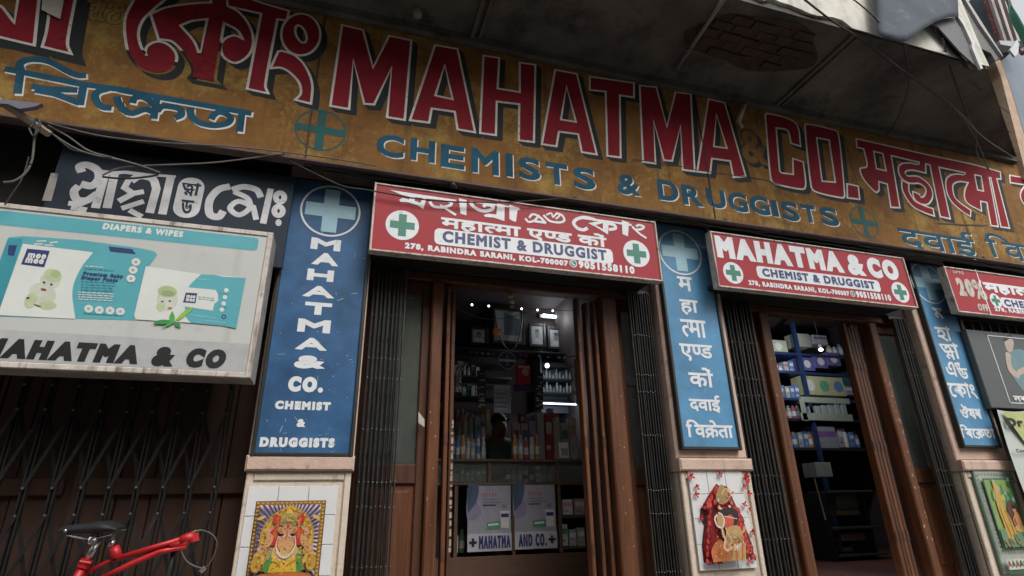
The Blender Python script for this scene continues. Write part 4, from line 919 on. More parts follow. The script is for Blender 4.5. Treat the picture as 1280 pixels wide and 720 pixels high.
# planked doors behind it
t = thing('plank_door', 'dark brown plank doors shut behind the stretched folding gate', 'door', (-1.8, 3.9, FL - .3))
x = -4.0; random.seed(2); i = 0
while x < xR + .05:
    w_ = random.uniform(.15, .2); y = 3.9 + random.uniform(0, .008); MB().rbox(x, x + w_ - .006, y, y + .03, FL - .6, EYE + 1.7, .004).build('plank', M_wooddark, t); x += w_
for zz in (P(150, 608, 3.88).z, P(150, 608, 3.88).z + 1.0):
    for a, b in ((-4, P(80, 610, 3.88).x), (P(100, 610, 3.88).x, xR + .05)): MB().rbox(a, b, 3.868, 3.899, zz - .045, zz + .045, .004).build('cross_rail', M_wooddark, t)
MB().rbox(P(88, 620, 3.87).x, P(100, 620, 3.87).x, 3.86, 3.899, FL - .6, EYE + 1.7, .005).build('meeting_stile', M_wooddark, t)
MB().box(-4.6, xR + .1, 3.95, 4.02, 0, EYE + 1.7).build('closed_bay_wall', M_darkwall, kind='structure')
# ================================================================== TILE PICTURES ON THE PIERS
def tilepic(x0, x1, z0, z1, nx, nz, Y, t):
    g = .003
    for i in range(nx):
        for j in range(nz):
            a = x0 + (x1 - x0) * i / nx; b = x0 + (x1 - x0) * (i + 1) / nx; c_ = z0 + (z1 - z0) * j / nz; d = z0 + (z1 - z0) * (j + 1) / nz
            MB().rbox(a + g / 2, b - g / 2, Y, Y + .012, c_ + g / 2, d - g / 2, .0015).build('tile', M_tile, t)
YT = 3.578
class Pic:                       # drawing on a picture plane with unit coordinates u right, v down
    def __init__(s, x0, x1, z0, z1, Y): s.b = (x0, x1, z0, z1); s.Y = Y; s.m = MB(); s.k = 1
    def p(s, u, v): x0, x1, z0, z1 = s.b; return Vector((x0 + (x1 - x0) * u, z1 - (z1 - z0) * v))
    def poly(s, pts, c, sm=False):
        L = smooth_loop([(p[0], p[1], 1) if sm else p for p in pts]); fill(s.m, [orient([s.p(q[0], q[1]) for q in L], True)], s.Y - s.k * .0003, c); s.k += 1
    def ell(s, cx, cy, rx, ry, c, rot=0, n=16):
        s.poly([(cx + rx * cos(a) * cos(rot) - ry * sin(a) * sin(rot), cy + ry * sin(a) * cos(rot) + rx * cos(a) * sin(rot)) for a in [2 * pi * i / n for i in range(n)]], c)
    def line(s, pts, w_, c):
        L = smooth_loop([(p[0], p[1], 1) for p in pts], False); ribbon(s.m, [s.p(q[0], q[1]) for q in L], w_, s.Y - s.k * .0003, c); s.k += 1
gold, gold2, gold3, brn = cmat(.42, .24, .04), cmat(.55, .36, .07), cmat(.28, .14, .03), cmat(.07, .035, .02)
oran, redc, purp, cream = cmat(.50, .12, .03), cmat(.45, .03, .02), cmat(.06, .03, .16), cmat(.58, .52, .42)
skin, yel, grn, pinkc = cmat(.55, .27, .14), cmat(.60, .38, .03), cmat(.06, .22, .05), cmat(.55, .30, .26)
# --- elephant headed god on white tiles
def zz_(px, Y=YT): return P(px[0], px[1], Y)
ta, tb = zz_((310, 609)), zz_((422, 606)); tx0, tx1 = (ta.x + zz_((295, 715)).x) / 2, (tb.x + zz_((415, 715)).x) / 2; tz1 = (ta.z + tb.z) / 2
th_ = P(366, 645, YT).z - P(366, 683, YT).z; tz0 = tz1 - 5 * th_
t = thing('tile_picture', 'white tile panel printed with a golden elephant headed god under the left pier sign', 'tile picture', ((tx0 + tx1) / 2, YT, tz0), 'religious pictures on the piers')
tilepic(tx0, tx1, tz0, tz1, 3, 5, YT, t)
a = zz_((320, 627.5)); b = zz_((408, 624.5)); ax = (a.x + zz_((308, 715)).x) / 2; bx = (b.x + zz_((399, 715)).x) / 2; az1 = (a.z + b.z) / 2; az0 = P(352, 733, YT).z
p_ = Pic(ax, bx, az0, az1, YT)
p_.poly([(0,0),(1,0),(1,1),(0,1)], brn); p_.poly([(.012,.008),(.988,.008),(.988,.992),(.012,.992)], gold3); 
for i in range(15):
    for q in ((i + .5) / 15,):
        p_.ell(q, .024, .018, .010, gold2, n=6); p_.ell(q, .976, .018, .010, gold2, n=6)
for i in range(22):
    q = (i + .5) / 22; p_.ell(.034, q, .017, .011, gold2, n=6); p_.ell(.966, q, .017, .011, gold2, n=6)
p_.poly([(.07,.05),(.93,.05),(.93,.95),(.07,.95)], cream)
for i in range(56):
    a0 = 2 * pi * i / 56; a1 = a0 + 2 * pi / 112
    def hit(a):
        dx, dy = cos(a), sin(a); k = min((.43 / abs(dx)) if dx else 9, ((.40 if dy < 0 else .50) / abs(dy)) if dy else 9); return (.5 + dx * k, .45 + dy * k)
    p_.poly([(.5, .45), hit(a0), hit(a1)], purp)
def arch(rx, top, w0):            # pointed arch outline
    return [(.5, top), (.5 + rx * .35, top + .05), (.5 + rx * .72, top + .14), (.5 + rx * .98, top + .30), (.5 + rx, top + .46), (.5 + rx * .95, .80), (.5 - rx * .95, .80), (.5 - rx, top + .46), (.5 - rx * .98, top + .30), (.5 - rx * .72, top + .14), (.5 - rx * .35, top + .05)]
p_.poly(arch(.37, .055, 1), gold, True); p_.poly(arch(.345, .075, 1), gold2, True); p_.poly(arch(.31, .10, 1), gold, True); p_.poly(arch(.27, .13, 1), cmat(.40, .30, .15), True)
for i in range(26):
    a0 = pi + pi * i / 25; p_.ell(.5 + .325 * cos(a0), .42 + .32 * sin(a0) * (1 if True else 1), .018, .014, gold3 if i % 2 else yel, n=7)
p_.ell(.5, .14, .05, .035, gold2, n=10); p_.ell(.5, .105, .02, .03, yel, n=8)
for sx in (-1, 1):
    X = lambda u: .5 + sx * u
    p_.poly([(X(.11),.20),(X(.20),.17),(X(.22),.25),(X(.17),.30),(X(.25),.38),(X(.24),.50),(X(.15),.52),(X(.10),.40),(X(.13),.30)], redc, True)
    p_.poly([(X(.14),.22),(X(.18),.21),(X(.15),.30),(X(.20),.40),(X(.15),.44),(X(.12),.33)], oran, True)
    p_.ell(X(.33), .62, .10, .055, gold, sx * .5); p_.ell(X(.31), .55, .06, .045, skin, sx * .3); p_.ell(X(.35), .56, .035, .03, pinkc); p_.ell(X(.33), .67, .09, .05, gold2, -sx * .5)
    p_.ell(X(.37), .73, .07, .10, gold, 0); p_.ell(X(.24), .47, .05, .08, skin, -sx * .4); p_.ell(X(.26), .40, .035, .055, skin, sx * .6); p_.ell(X(.25), .345, .028, .022, pinkc)
    p_.ell(X(.38), .20, .06, .02, gold2, sx * .3)
    for q in range(7): p_.ell(X(.30 + .012 * q), .50 + .05 * q, .02, .014, gold3 if q % 2 else yel, n=6)
p_.ell(.5, .56, .15, .16, skin); p_.poly([(.38,.50),(.62,.50),(.66,.68),(.34,.68)], cmat(.55,.33,.10), True); p_.ell(.415, .35, .052, .038, skin, .5); p_.ell(.585, .35, .052, .038, skin, -.5); p_.ell(.41, .352, .03, .022, cmat(.42,.15,.08), .5); p_.ell(.59, .352, .03, .022, cmat(.42,.15,.08), -.5)
p_.poly([(.39,.28),(.41,.20),(.46,.17),(.5,.15),(.54,.17),(.59,.20),(.61,.28),(.56,.30),(.44,.30)], cmat(.28,.25,.08), True); p_.ell(.5, .225, .055, .03, cmat(.10,.20,.07)); p_.ell(.5, .225, .038, .02, gold2); p_.ell(.5, .26, .10, .014, gold3)
p_.ell(.5, .345, .078, .065, skin); p_.line([(.5,.34),(.495,.42),(.48,.49),(.50,.54),(.54,.545)], .026, skin); p_.line([(.5,.35),(.49,.43),(.475,.49)], .008, oran)
for sx in (-1, 1): p_.ell(.5 + sx * .035, .335, .012, .007, cmat(.05,.02,.02), n=8); p_.line([(.5 + sx * .02, .40), (.5 + sx * .05, .43)], .007, cream)
p_.poly([(.485,.285),(.515,.285),(.51,.325),(.49,.325)], redc); p_.line([(.40,.42),(.38,.52),(.42,.62),(.5,.66),(.58,.62),(.62,.52),(.60,.42)], .014, cream); p_.line([(.40,.43),(.385,.52),(.43,.60)], .006, redc); p_.line([(.60,.43),(.615,.52),(.57,.60)], .006, redc)
for q in range(9): p_.ell(.37 + .0325 * q, .66 + .05 * sin(q / 8 * pi), .014, .010, redc if q % 2 else cream, n=6)
p_.ell(.36, .74, .14, .075, yel, .12); p_.ell(.64, .74, .14, .075, yel, -.12); p_.ell(.5, .80, .22, .05, yel); p_.line([(.24,.72),(.34,.70),(.46,.76)], .007, gold3); p_.line([(.76,.72),(.66,.70),(.54,.76)], .007, gold3)
p_.poly([(.66,.62),(.74,.66),(.76,.80),(.70,.84),(.67,.74)], grn, True); p_.poly([(.34,.66),(.26,.68),(.24,.80),(.30,.82),(.32,.74)], grn, True); p_.ell(.5, .88, .40, .06, gold3); p_.ell(.5, .88, .36, .045, oran)
rr = random.Random(77)
for i in range(230):
    a_ = rr.uniform(0, 2 * pi); q = rr.uniform(.22, .36); u = .5 + q * cos(a_); v = .47 + q * 1.05 * sin(a_)
    if .1 < u < .9 and .08 < v < .93: p_.ell(u, v, rr.uniform(.006, .013), rr.uniform(.005, .011), [gold3, yel, brn, gold2, oran][i % 5], 0, 5)
for i in range(90): p_.ell(rr.uniform(.36, .64), rr.uniform(.46, .70), .007, .006, [gold3, cream, redc, gold2][i % 4], 0, 5)
p_.m.build('printed_picture', None, t)
# --- goddess with red petals
ta, tb = zz_((862, 590)), zz_((928, 585)); gx0 = (P(858, 590, YT).x + P(877, 712, YT).x) / 2; gx1 = (P(928, 585, YT).x + P(945, 705, YT).x) / 2; gz1 = (P(858, 590, YT).z + P(928, 585, YT).z) / 2 + .0; gz0 = P(912, 712, YT).z
t = thing('tile_picture', 'white tile panel with a red petal arch round a gold goddess on the middle pier', 'tile picture', ((gx0 + gx1) / 2, YT, gz0), 'religious pictures on the piers')
tilepic(gx0, gx1, gz0, gz1, 3, 4, YT, t)
p_ = Pic(gx0, gx1, gz0, gz1, YT - .0005)
R_ = (840, 570, 4.8)
def uv(pts):
    o = []
    for q in reg(*R_, pts):
        a = P(q[0], q[1], YT); o.append(((a.x - gx0) / (gx1 - gx0), (gz1 - a.z) / (gz1 - gz0)) + tuple(q[2:]))
    return o
p_.poly(uv([(265,165),(320,205),(365,260),(400,330),(440,430),(485,540),(495,612),(190,640),(178,540),(190,420),(165,370),(170,320),(215,240)]), cmat(.05,.02,.02))
p_.poly(uv([(270,180,1),(330,220,1),(400,330,1),(445,440,1),(470,540,1),(480,612),(200,636),(190,520,1),(205,420,1),(200,330,1),(220,240,1)]), cmat(.30,.02,.02))
rr = random.Random(8); petals = []
for (ax_, ay_, bx_, by_, n_) in ((270,185,400,330,8),(400,330,475,600,11),(265,190,200,300,7),(215,330,200,625,9),(330,260,370,360,5),(380,360,450,560,9),(350,330,420,560,8),(185,300,230,280,3)):
    for i in range(n_):
        f = i / max(1, n_ - 1); cx = ax_ + (bx_ - ax_) * f + rr.uniform(-7, 7); cy = ay_ + (by_ - ay_) * f + rr.uniform(-6, 6); petals.append((cx, cy))
for cx, cy in petals:
    u = uv([(cx, cy)])[0]; a__ = rr.uniform(0, 3); p_.ell(u[0] + .006, u[1] + .008, .040, .030, cmat(.10,.008,.01), a__, 7); p_.ell(u[0], u[1], .033, .024, [redc, cmat(.55,.04,.03), cmat(.35,.02,.02)][rr.randrange(3)], a__, 7); p_.ell(u[0] - .006, u[1] - .006, .014, .009, cmat(.55,.10,.08), a__, 5)
p_.poly(uv([(268,172,1),(300,210,1),(315,260,1),(270,290,1),(235,260,1),(245,205,1)]), cmat(.32,.22,.10))
for i in range(16): u = uv([(rr.uniform(240, 335), rr.uniform(215, 320))])[0]; p_.ell(u[0], u[1], .022, .014, [gold, cream, oran][i % 3], rr.random() * 3, 6)
p_.poly(uv([(255,330,1),(300,310,1),(350,320,1),(368,370,1),(345,420,1),(300,430,1),(265,400,1)]), cmat(.03,.015,.015))
p_.poly(uv([(285,370,1),(320,350,1),(338,385,1),(325,430,1),(295,438,1),(280,405,1)]), cmat(.50,.08,.05))
p_.poly(uv([(295,440,1),(340,415,1),(375,430,1),(400,520,1),(410,618),(300,625),(290,540,1)]), cmat(.45,.28,.12))
p_.poly(uv([(205,560,1),(250,500,1),(300,540,1),(310,625),(215,632)]), cmat(.5,.16,.05))
for i in range(16): 
    u0 = uv([(310 + i * 6, 480 + (i * 37) % 60)])[0]; p_.ell(u0[0], u0[1], .018, .011, [redc, gold2, cream][i % 3], i, 6)
for i in range(120):
    q0 = uv([(rr.uniform(215, 440), rr.uniform(440, 620))])[0]; p_.ell(q0[0], q0[1], .008, .006, [gold3, cream, redc, gold2, brn][i % 5], 0, 5)
for i in range(7): a_ = uv([(300 + i * 16, 520), (296 + i * 17, 618)]); p_.line(a_, .006, [redc, gold2][i % 2])
for i in range(8): a_ = 2 * pi * i / 8; u0 = uv([(332 + 22 * cos(a_), 540 + 24 * sin(a_))])[0]; u1 = uv([(332, 540)])[0]; p_.line([u1, u0], .006, cream)
p_.line(uv([(215,350),(200,375),(215,415),(245,425),(255,385),(240,350),(220,342)]), .012, cream); p_.poly(uv([(215,355,1),(245,360,1),(250,400,1),(235,420,1),(215,400,1)]), cmat(.42,.26,.13))
p_.line(uv([(240,425),(250,470),(262,500),(255,540),(275,560),(300,540)]), .016, cmat(.5,.36,.24)); p_.line(uv([(262,425),(280,470),(300,500),(285,530)]), .012, cmat(.48,.30,.17)); p_.line(uv([(285,440),(320,462),(365,450),(375,420)]), .018, cmat(.45,.27,.13))
p_.line(uv([(255,360),(280,365),(330,375)]), .005, cream)
for i in range(9): a_ = .3 + i * .3; u0 = uv([(268 + 24 * cos(a_ + 2.9), 232 + 34 * sin(a_ + 2.9))])[0]; p_.ell(u0[0], u0[1], .014, .01, gold2, 0, 6)
p_.m.build('printed_picture', None, t)
def flower(t, px, r, seed):
    rr = random.Random(seed); c = P(px[0], px[1], YT - .012); m = MB()
    n = rr.choice((4, 5)); a0 = rr.uniform(0, 6)
    for i in range(n):
        a = a0 + 2 * pi * i / n + rr.uniform(-.25, .25); L = r * rr.uniform(.8, 1.25); d = Vector((cos(a), rr.uniform(-.55, -.1), sin(a))).normalized(); s_ = Vector((-sin(a), 0, cos(a))) * r * .30
        tip = c + d * L; mid = c + d * L * .55 + Vector((0, -.004, 0))
        m.add([c - s_ * .3, c + s_ * .3, mid + s_, tip, mid - s_, mid + Vector((0, .004, 0))], [(0, 1, 2, 5), (5, 2, 3), (5, 3, 4), (0, 5, 4)])
    m.tube([c, c + Vector((rr.uniform(-.3, .3) * r, -.012, r * .7))], .0018, 4)
    m.build('flower', cmat(.42, .012, .02), t)
for i, (q, r) in enumerate([((112,122),.030),((285,108),.028),((148,184),.026),((145,232),.026),((190,305),.030),((175,368),.022),((445,120),.032),((450,150),.03),((430,185),.025),((460,225),.026),((432,292),.026),((465,320),.018),((482,455),.026),((275,628),.034),((240,640),.02),((470,625),.028),((440,135),.03),((318,192),.022),((285,300),.028),((315,305),.022),((240,580),.024)]):
    flower(t, reg(*R_, [q])[0], r, i)
# --- green framed picture on the right pier
W_ = (1080, 540, 4.0)
fx0 = (P(1215, 588, YT).x + P(1252, 717, YT).x) / 2; fx1 = (P(1259, 586, YT).x + P(1259 + 43, 712, YT).x) / 2; fz1 = P(1237, 587, YT).z; fz0 = fz1 - .80
t = thing('framed_picture', 'ornate grey green framed picture of a standing goddess and seated figure on the right pier', 'picture', ((fx0 + fx1) / 2, YT, fz0), 'religious pictures on the piers')
MB().rbox(fx0, fx1, YT - .006, YT + .012, fz0, fz1, .004).build('backing', cmat(.10, .17, .12), t)
p_ = Pic(fx0, fx1, fz0, fz1, YT - .0065); H_ = fz1 - fz0
gry = cmat(.34, .36, .32); gry2 = cmat(.20, .25, .20); dgr = cmat(.03, .10, .06)
p_.poly([(.03,.015),(.97,.015),(.97,.985),(.03,.985)], gry)
for i in range(12):
    q = (i + .5) / 12; p_.ell(q, .05, .03, .018, gry2, n=7); p_.ell(q, .80, .03, .018, gry2, n=7)
for i in range(20): q = .06 + i * .039; p_.ell(.075, q, .026, .012, gry2, n=7); p_.ell(.925, q, .026, .012, gry2, n=7)
p_.poly([(.13,.09),(.87,.09),(.87,.765),(.13,.765)], dgr); p_.poly([(.16,.105),(.84,.105),(.84,.75),(.16,.75)], cmat(.20,.30,.10))
for i in range(26): rr = random.Random(i); p_.ell(rr.uniform(.2,.8), rr.uniform(.12,.32), .06, .03, [cmat(.08,.24,.12), cmat(.35,.38,.10), cmat(.05,.16,.07), cmat(.30,.45,.40)][i % 4], rr.random() * 3, 7)
p_.poly([(.16,.58),(.84,.55),(.84,.75),(.16,.75)], cmat(.12,.22,.12)); p_.ell(.66, .46, .16, .16, cmat(.09,.05,.03))
p_.poly([(.34,.10),(.40,.16),(.46,.24),(.44,.34),(.52,.50),(.56,.68),(.34,.70),(.30,.52),(.28,.36),(.32,.24)], cmat(.42,.30,.06), True); p_.ell(.385, .215, .045, .035, skin); p_.poly([(.35,.19),(.38,.12),(.42,.19)], gold2); p_.line([(.36,.30),(.42,.36),(.46,.33)], .012, skin); p_.line([(.33,.36),(.35,.50),(.40,.66)], .008, redc); p_.line([(.44,.40),(.48,.52),(.50,.66)], .008, redc)
p_.ell(.68, .40, .04, .035, skin); p_.ell(.68, .375, .04, .02, cmat(.02,.015,.01)); p_.ell(.70, .50, .075, .085, cmat(.50,.22,.08)); p_.ell(.68, .58, .13, .035, cmat(.45,.30,.08)); p_.line([(.64,.46),(.58,.50),(.60,.55)], .010, skin)
for i in range(12): rr = random.Random(i + 50); p_.ell(rr.uniform(.2,.8), rr.uniform(.64,.73), .05, .02, [cmat(.10,.20,.16), cmat(.22,.18,.08)][i % 2], rr.random(), 7)
p_.poly([(.06,.855),(.94,.855),(.94,.95),(.06,.95)], cmat(.45,.46,.40))
for i in range(9): q = .11 + i * .0975; p_.ell(q, .90, .028, .022, redc if i % 2 == 0 else dgr, n=8); p_.line([(q - .045, .93), (q, .87), (q + .045, .93)], .005, dgr)
p_.poly([(.03,.965),(.97,.965),(.97,.99),(.03,.99)], dgr)
p_.m.build('printed_picture', None, t)

# ================================================================== MIDDLE SHOP, INSIDE
def bpx(m, x0, y0, x1, y1, Y, d, mt=None, b=None):
    X0, X1, Z0, Z1 = rect(x0, y0, x1, y1, Y)
    if b: m.rbox(X0, X1, Y, Y + d, Z0, Z1, b, mt)
    else: m.box(X0, X1, Y, Y + d, Z0, Z1, mt)
    return X0, X1, Z0, Z1
M_cwood = mat('counter wood', (0.10, 0.055, 0.035), 0.5, 0.25, 4, stretch=(1, 4, 6))
M_dkmetal = mat('dark cabinet', (0.025, 0.027, 0.032), 0.4, 0.2, 4)
YC = 4.75
ZC = P(640, 574, YC).z; ZC2 = P(640, 603, YC).z
cx0, cx1 = XR0 + .25, XR1 - .02
t = thing('shop_counter', 'wooden counter with a glazed display shelf across the middle shop', 'counter', ((cx0 + cx1) / 2, YC, FL))
MB().rbox(cx0, cx1, YC - .02, YC + .5, ZC - .022, ZC, .005).build('counter_top', M_cwood, t)
MB().rbox(cx0, cx1, YC - .01, YC + .5, ZC2 - .022, ZC2, .005).build('shelf', M_cwood, t)
for px in (565, 612, 697, 742): X = P(px, 590, YC).x; MB().box(X - .012, X + .012, YC - .006, YC + .02, ZC2, ZC - .022).build('upright', M_cwood, t)
MB().box(cx0, cx1, YC + .01, YC + .014, ZC2, ZC - .022).build('pane', M_glass, t)
MB().box(cx0, cx1, YC + .3, YC + .32, FL, ZC2 - .022).build('back_board', M_dkmetal, t)
MB().rbox(cx0, cx1, YC, YC + .03, FL, P(640, 694, YC).z, .005).build('kick_board', M_cwood, t)
for px in (570, 642, 700, 742): X = P(px, 640, YC).x; MB().box(X - .014, X + .014, YC, YC + .03, P(640, 694, YC).z, ZC2 - .022).build('upright', M_cwood, t)
goods = [cmat(.42,.45,.52), cmat(.10,.20,.42), cmat(.55,.52,.45), cmat(.50,.20,.06), cmat(.42,.06,.06), cmat(.10,.32,.20), cmat(.55,.45,.18), cmat(.32,.34,.36), cmat(.20,.10,.30), cmat(.50,.30,.30), cmat(.60,.60,.58)]
gname = ['grey white', 'blue', 'cream', 'orange', 'red', 'green', 'yellow', 'grey', 'purple', 'pink', 'white']
def goodsrow(x0, x1, ybase, h, Y, n, kind, place, group, seed, slope=0.0, pal=None):
    rr = random.Random(seed); w_ = (x1 - x0) / n
    for i in range(n):
        ci = rr.choice(pal) if pal else rr.randrange(len(goods)); c = goods[ci]; cap = goods[rr.randrange(len(goods))]
        px = x0 + i * w_; yb = ybase + slope * i; hh = h * rr.uniform(.72, 1.0); yy = Y + rr.uniform(0, .05)
        X0, X1, Z0, Z1 = rect(px + w_ * .08, yb - hh, px + w_ * .92, yb, yy); cx = (X0 + X1) / 2; r = (X1 - X0) / 2
        Z0 = P(px, ybase, Y).z if not slope else Z0
        kd = kind if kind != 'mix' else rr.choice(['bottle', 'box', 'bottle'])
        lab = '%s %s, %s in %s' % (gname[ci], 'medicine bottle' if kd == 'bottle' else 'medicine carton', ['first','second','third','fourth','fifth','sixth','seventh','eighth'][i], place)
        m = MB()
        if kd == 'bottle':
            H = Z1 - Z0; m.lathe((cx, yy + r, Z0), [(r * .95, 0), (r, .01), (r, H * .74), (r * .6, H * .82), (r * .5, H * .84)], 10, c)
            m.lathe((cx, yy + r, Z0), [(r * 1.02, H * .2), (r * 1.03, H * .205), (r * 1.03, H * .52), (r * 1.02, H * .525)], 10, goods[10] if ci != 10 else cap)
            m.lathe((cx, yy + r, Z0), [(r * .6, H * .84), (r * .6, H), (r * .3, H)], 8, cap)
            o = m.build('medicine_bottle', None, None)
        else:
            m.rbox(X0, X1, yy, yy + .08, Z0, Z1, .002, c); H = Z1 - Z0
            m.box(X0 + r * .2, X1 - r * .2, yy - .001, yy + .002, Z0 + H * .55, Z0 + H * .8, goods[10] if ci not in (10, 2, 0) else cap); m.box(X0 + r * .2, X0 + r * 1.2, yy - .0012, yy + .002, Z0 + H * .2, Z0 + H * .3, cap)
            o = m.build('medicine_carton', None, None)
        o['label'] = lab; o['category'] = 'bottle' if kd == 'bottle' else 'carton'; o['group'] = group
G1 = 'goods on the middle shop counter'
goodsrow(563, 608, 573.5, 32, YC + .06, 7, 'bottle', 'the front counter row left of the shopkeeper', G1, 1, pal=[0, 1, 1, 0, 10, 3])
goodsrow(563, 613, 541, 30, YC + .42, 8, 'mix', 'the raised row behind the left bottles', G1, 31, pal=[0, 2, 7, 10, 6, 3])
goodsrow(650, 700, 538, 28, YC + .42, 7, 'box', 'the raised row behind the right cartons', G1, 32, pal=[4, 0, 2, 7, 9])
goodsrow(563, 608, 573.5, 62, YC + .25, 6, 'mix', 'the tall row left of the shopkeeper', G1, 2, pal=[0, 2, 7, 10, 4])
goodsrow(641, 676, 573.5, 34, YC + .06, 5, 'bottle', 'the front counter row right of the shopkeeper', G1, 3, pal=[4, 3, 1, 0, 7])
goodsrow(641, 722, 573.5, 60, YC + .25, 8, 'box', 'the tall row right of the shopkeeper', G1, 4, pal=[4, 2, 0, 7, 9, 10, 1])
goodsrow(568, 608, 602.5, 20, YC + .08, 6, 'box', 'the left bay of the glazed shelf', G1, 5, pal=[7, 5, 0, 7])
goodsrow(632, 692, 602.5, 20, YC + .08, 8, 'mix', 'the middle bay of the glazed shelf', G1, 6, pal=[7, 2, 0, 10, 8])
goodsrow(566, 582, 692, 34, YC + .10, 2, 'mix', 'the low shelf left of the posters', G1, 7, pal=[5, 6])
goodsrow(700, 732, 683, 28, YC + .10, 3, 'box', 'the lower shelf right of the posters', G1, 8, pal=[10, 5, 7])
goodsrow(702, 732, 644, 24, YC + .10, 2, 'box', 'the upper shelf right of the posters', G1, 9, pal=[9, 10])
m = MB(); bpx(m, 699, 684, 734, 686, YC + .05, .2); bpx(m, 699, 645, 734, 647, YC + .05, .2); m.build('side_shelf', M_cwood, t, kind='stuff')
# blank white payment card standing on the counter
m = MB(); X0, X1, Z0, Z1 = rect(699, 553, 711, 572.5, YC + .01); m.rbox(X0, X1, YC + .005, YC + .015, Z0, Z1, .002, goods[10]); m.box(X0 + .012, X1 - .012, YC + .003, YC + .006, Z0 + .02, Z1 - .05, cmat(.25,.27,.3))
o = m.build('card_stand'); o['label'] = 'small white card standing at the right end of the counter top'; o['category'] = 'card'
# two counter posters
for (x0, y0, x1, y1), wd_, plus, lab in (((584.5, 607, 639, 689), 'MAHATMA', 'L', 'left poster on the counter front with blue MAHATMA along its foot'), ((643, 606, 695, 686), 'AND CO.', 'R', 'right poster on the counter front with blue AND CO. along its foot')):
    Y = YC - .012; X0, X1, Z0, Z1 = rect(x0, y0, x1, y1, Y); t2 = thing('counter_poster', lab, 'poster', ((X0 + X1) / 2, Y, Z0), 'posters on the counter front')
    MB().rbox(X0, X1, Y, Y + .01, Z0, Z1, .002).build('sheet', cmat(.26,.26,.31), t2)
    p_ = Pic(X0, X1, Z0, Z1, Y - .0004); lil = cmat(.17,.16,.28)
    p_.poly([(0,.12),(.22,.26),(.30,.45),(0,.52)], cmat(.20,.19,.28), True); p_.poly([(0,0),(.24,0),(.20,.24),(.08,.36),(0,.40)], cmat(.05,.07,.15), True); p_.poly([(0,0),(.12,0),(.05,.25),(0,.3)], cmat(.03,.07,.06))
    for u in (.34, .41, .48, .55, .62): p_.poly([(u,.12),(u+.045,.12),(u+.035,.165),(u+.005,.165)], cmat(.35,.12,.14))
    for j, (u0, u1, v, cc) in enumerate(((.34,.72,.21,lil),(.34,.80,.255,lil),(.34,.64,.30,M_black))):
        p_.poly([(u0,v),(u1,v),(u1,v+.015),(u0,v+.015)], cc)
    p_.poly([(.74,.40),(.96,.40),(.94,.66),(.76,.66)], cmat(.50,.50,.50)); p_.poly([(.76,.44),(.94,.44),(.94,.50),(.76,.50)], M_navy); p_.poly([(.78,.30),(.90,.30),(.90,.36),(.78,.36)], lil); p_.poly([(.42,.57),(.74,.55),(.74,.67),(.44,.67)], cmat(.05,.25,.15)); p_.poly([(.46,.595),(.70,.58),(.70,.615),(.47,.625)], cmat(.5,.5,.5))
    p_.poly([(0,.735),(1,.735),(1,1),(0,1)], cmat(.40,.40,.43))
    zz0, zz1 = Z1 - (Z1 - Z0) * .96, Z1 - (Z1 - Z0) * .77; W = X1 - X0
    if plus == 'L': text(p_.m, wd_, (X0 + W * .25, X1 - W * .03, zz0, zz1), Y - .0105, M_navy, .0045); cxx = X0 + W * .12
    else: text(p_.m, wd_, (X0 + W * .08, X0 + W * .74, zz0, zz1), Y - .0105, M_navy, .0045); cxx = X0 + W * .87
    fill(p_.m, [cross(cxx, (zz0 + zz1) / 2, W * .085, W * .026)], Y - .0105, M_black); p_.m.build('printed_sheet', None, t2)
# portraits and pictures high on the back
YW_ = 6.45
def portrait(x0, y0, x1, y1, label, kind, Y=YW_):
    X0, X1, Z0, Z1 = rect(x0, y0, x1, y1, Y); t2 = thing('framed_portrait', label, 'picture', ((X0 + X1) / 2, Y, Z0), 'pictures high on the back wall'); f = .035
    m = MB(); m.rbox(X0, X0 + f, Y - .02, Y + .02, Z0, Z1, .005); m.rbox(X1 - f, X1, Y - .02, Y + .02, Z0, Z1, .005); m.rbox(X0 + f, X1 - f, Y - .019, Y + .02, Z0, Z0 + f, .005); m.rbox(X0 + f, X1 - f, Y - .019, Y + .02, Z1 - f, Z1, .005); m.build('frame', M_dkmetal, t2)
    p_ = Pic(X0 + f, X1 - f, Z0 + f, Z1 - f, Y)
    if kind == 'face':
        p_.poly([(0,0),(1,0),(1,1),(0,1)], cmat(.32,.33,.34)); p_.poly([(.1,1),(.2,.75),(.4,.66),(.6,.66),(.8,.75),(.9,1)], cmat(.45,.45,.45), True); p_.ell(.5,.42,.19,.24, cmat(.22,.20,.19)); p_.ell(.5,.26,.19,.10, cmat(.06,.06,.06)); p_.ell(.42,.42,.04,.02, M_black, n=6); p_.ell(.58,.42,.04,.02, M_black, n=6); p_.line([(.45,.54),(.55,.54)], .006, M_black)
    else:
        p_.poly([(0,0),(1,0),(1,1),(0,1)], cmat(.25,.27,.24)); p_.poly([(.34,.05),(.92,.25),(.92,.8),(.34,.8)], cmat(.08,.10,.12)); p_.poly([(0,.02),(.25,.02),(.25,.6),(0,.6)], cmat(.28,.30,.30))
    p_.m.build('print', None, t2); return t2
portrait(661, 404.5, 682, 434, 'left of the two small framed portraits under the tube light', 'face'); portrait(684, 409, 706, 437, 'right of the two small framed portraits under the tube light', 'face')
portrait(587, 409, 610, 432, 'dim small framed portrait at the left end of the high shelf', 'face'); portrait(615, 386, 656, 430, 'large framed picture hung with a garland in the middle of the back wall', 'big')
m = MB(); gp = [P(618, 388, 6.38), P(622, 412, 6.38), P(630, 432, 6.38), P(640, 438, 6.38), P(648, 424, 6.38), P(652, 405, 6.38), P(653, 388, 6.38)]
m.tube([P(q[0], q[1], 6.38) for q in smooth_loop([(618,388,1),(622,412,1),(630,432,1),(640,438,1),(648,424,1),(652,405,1),(653,388,1)], False)], .012, 6)
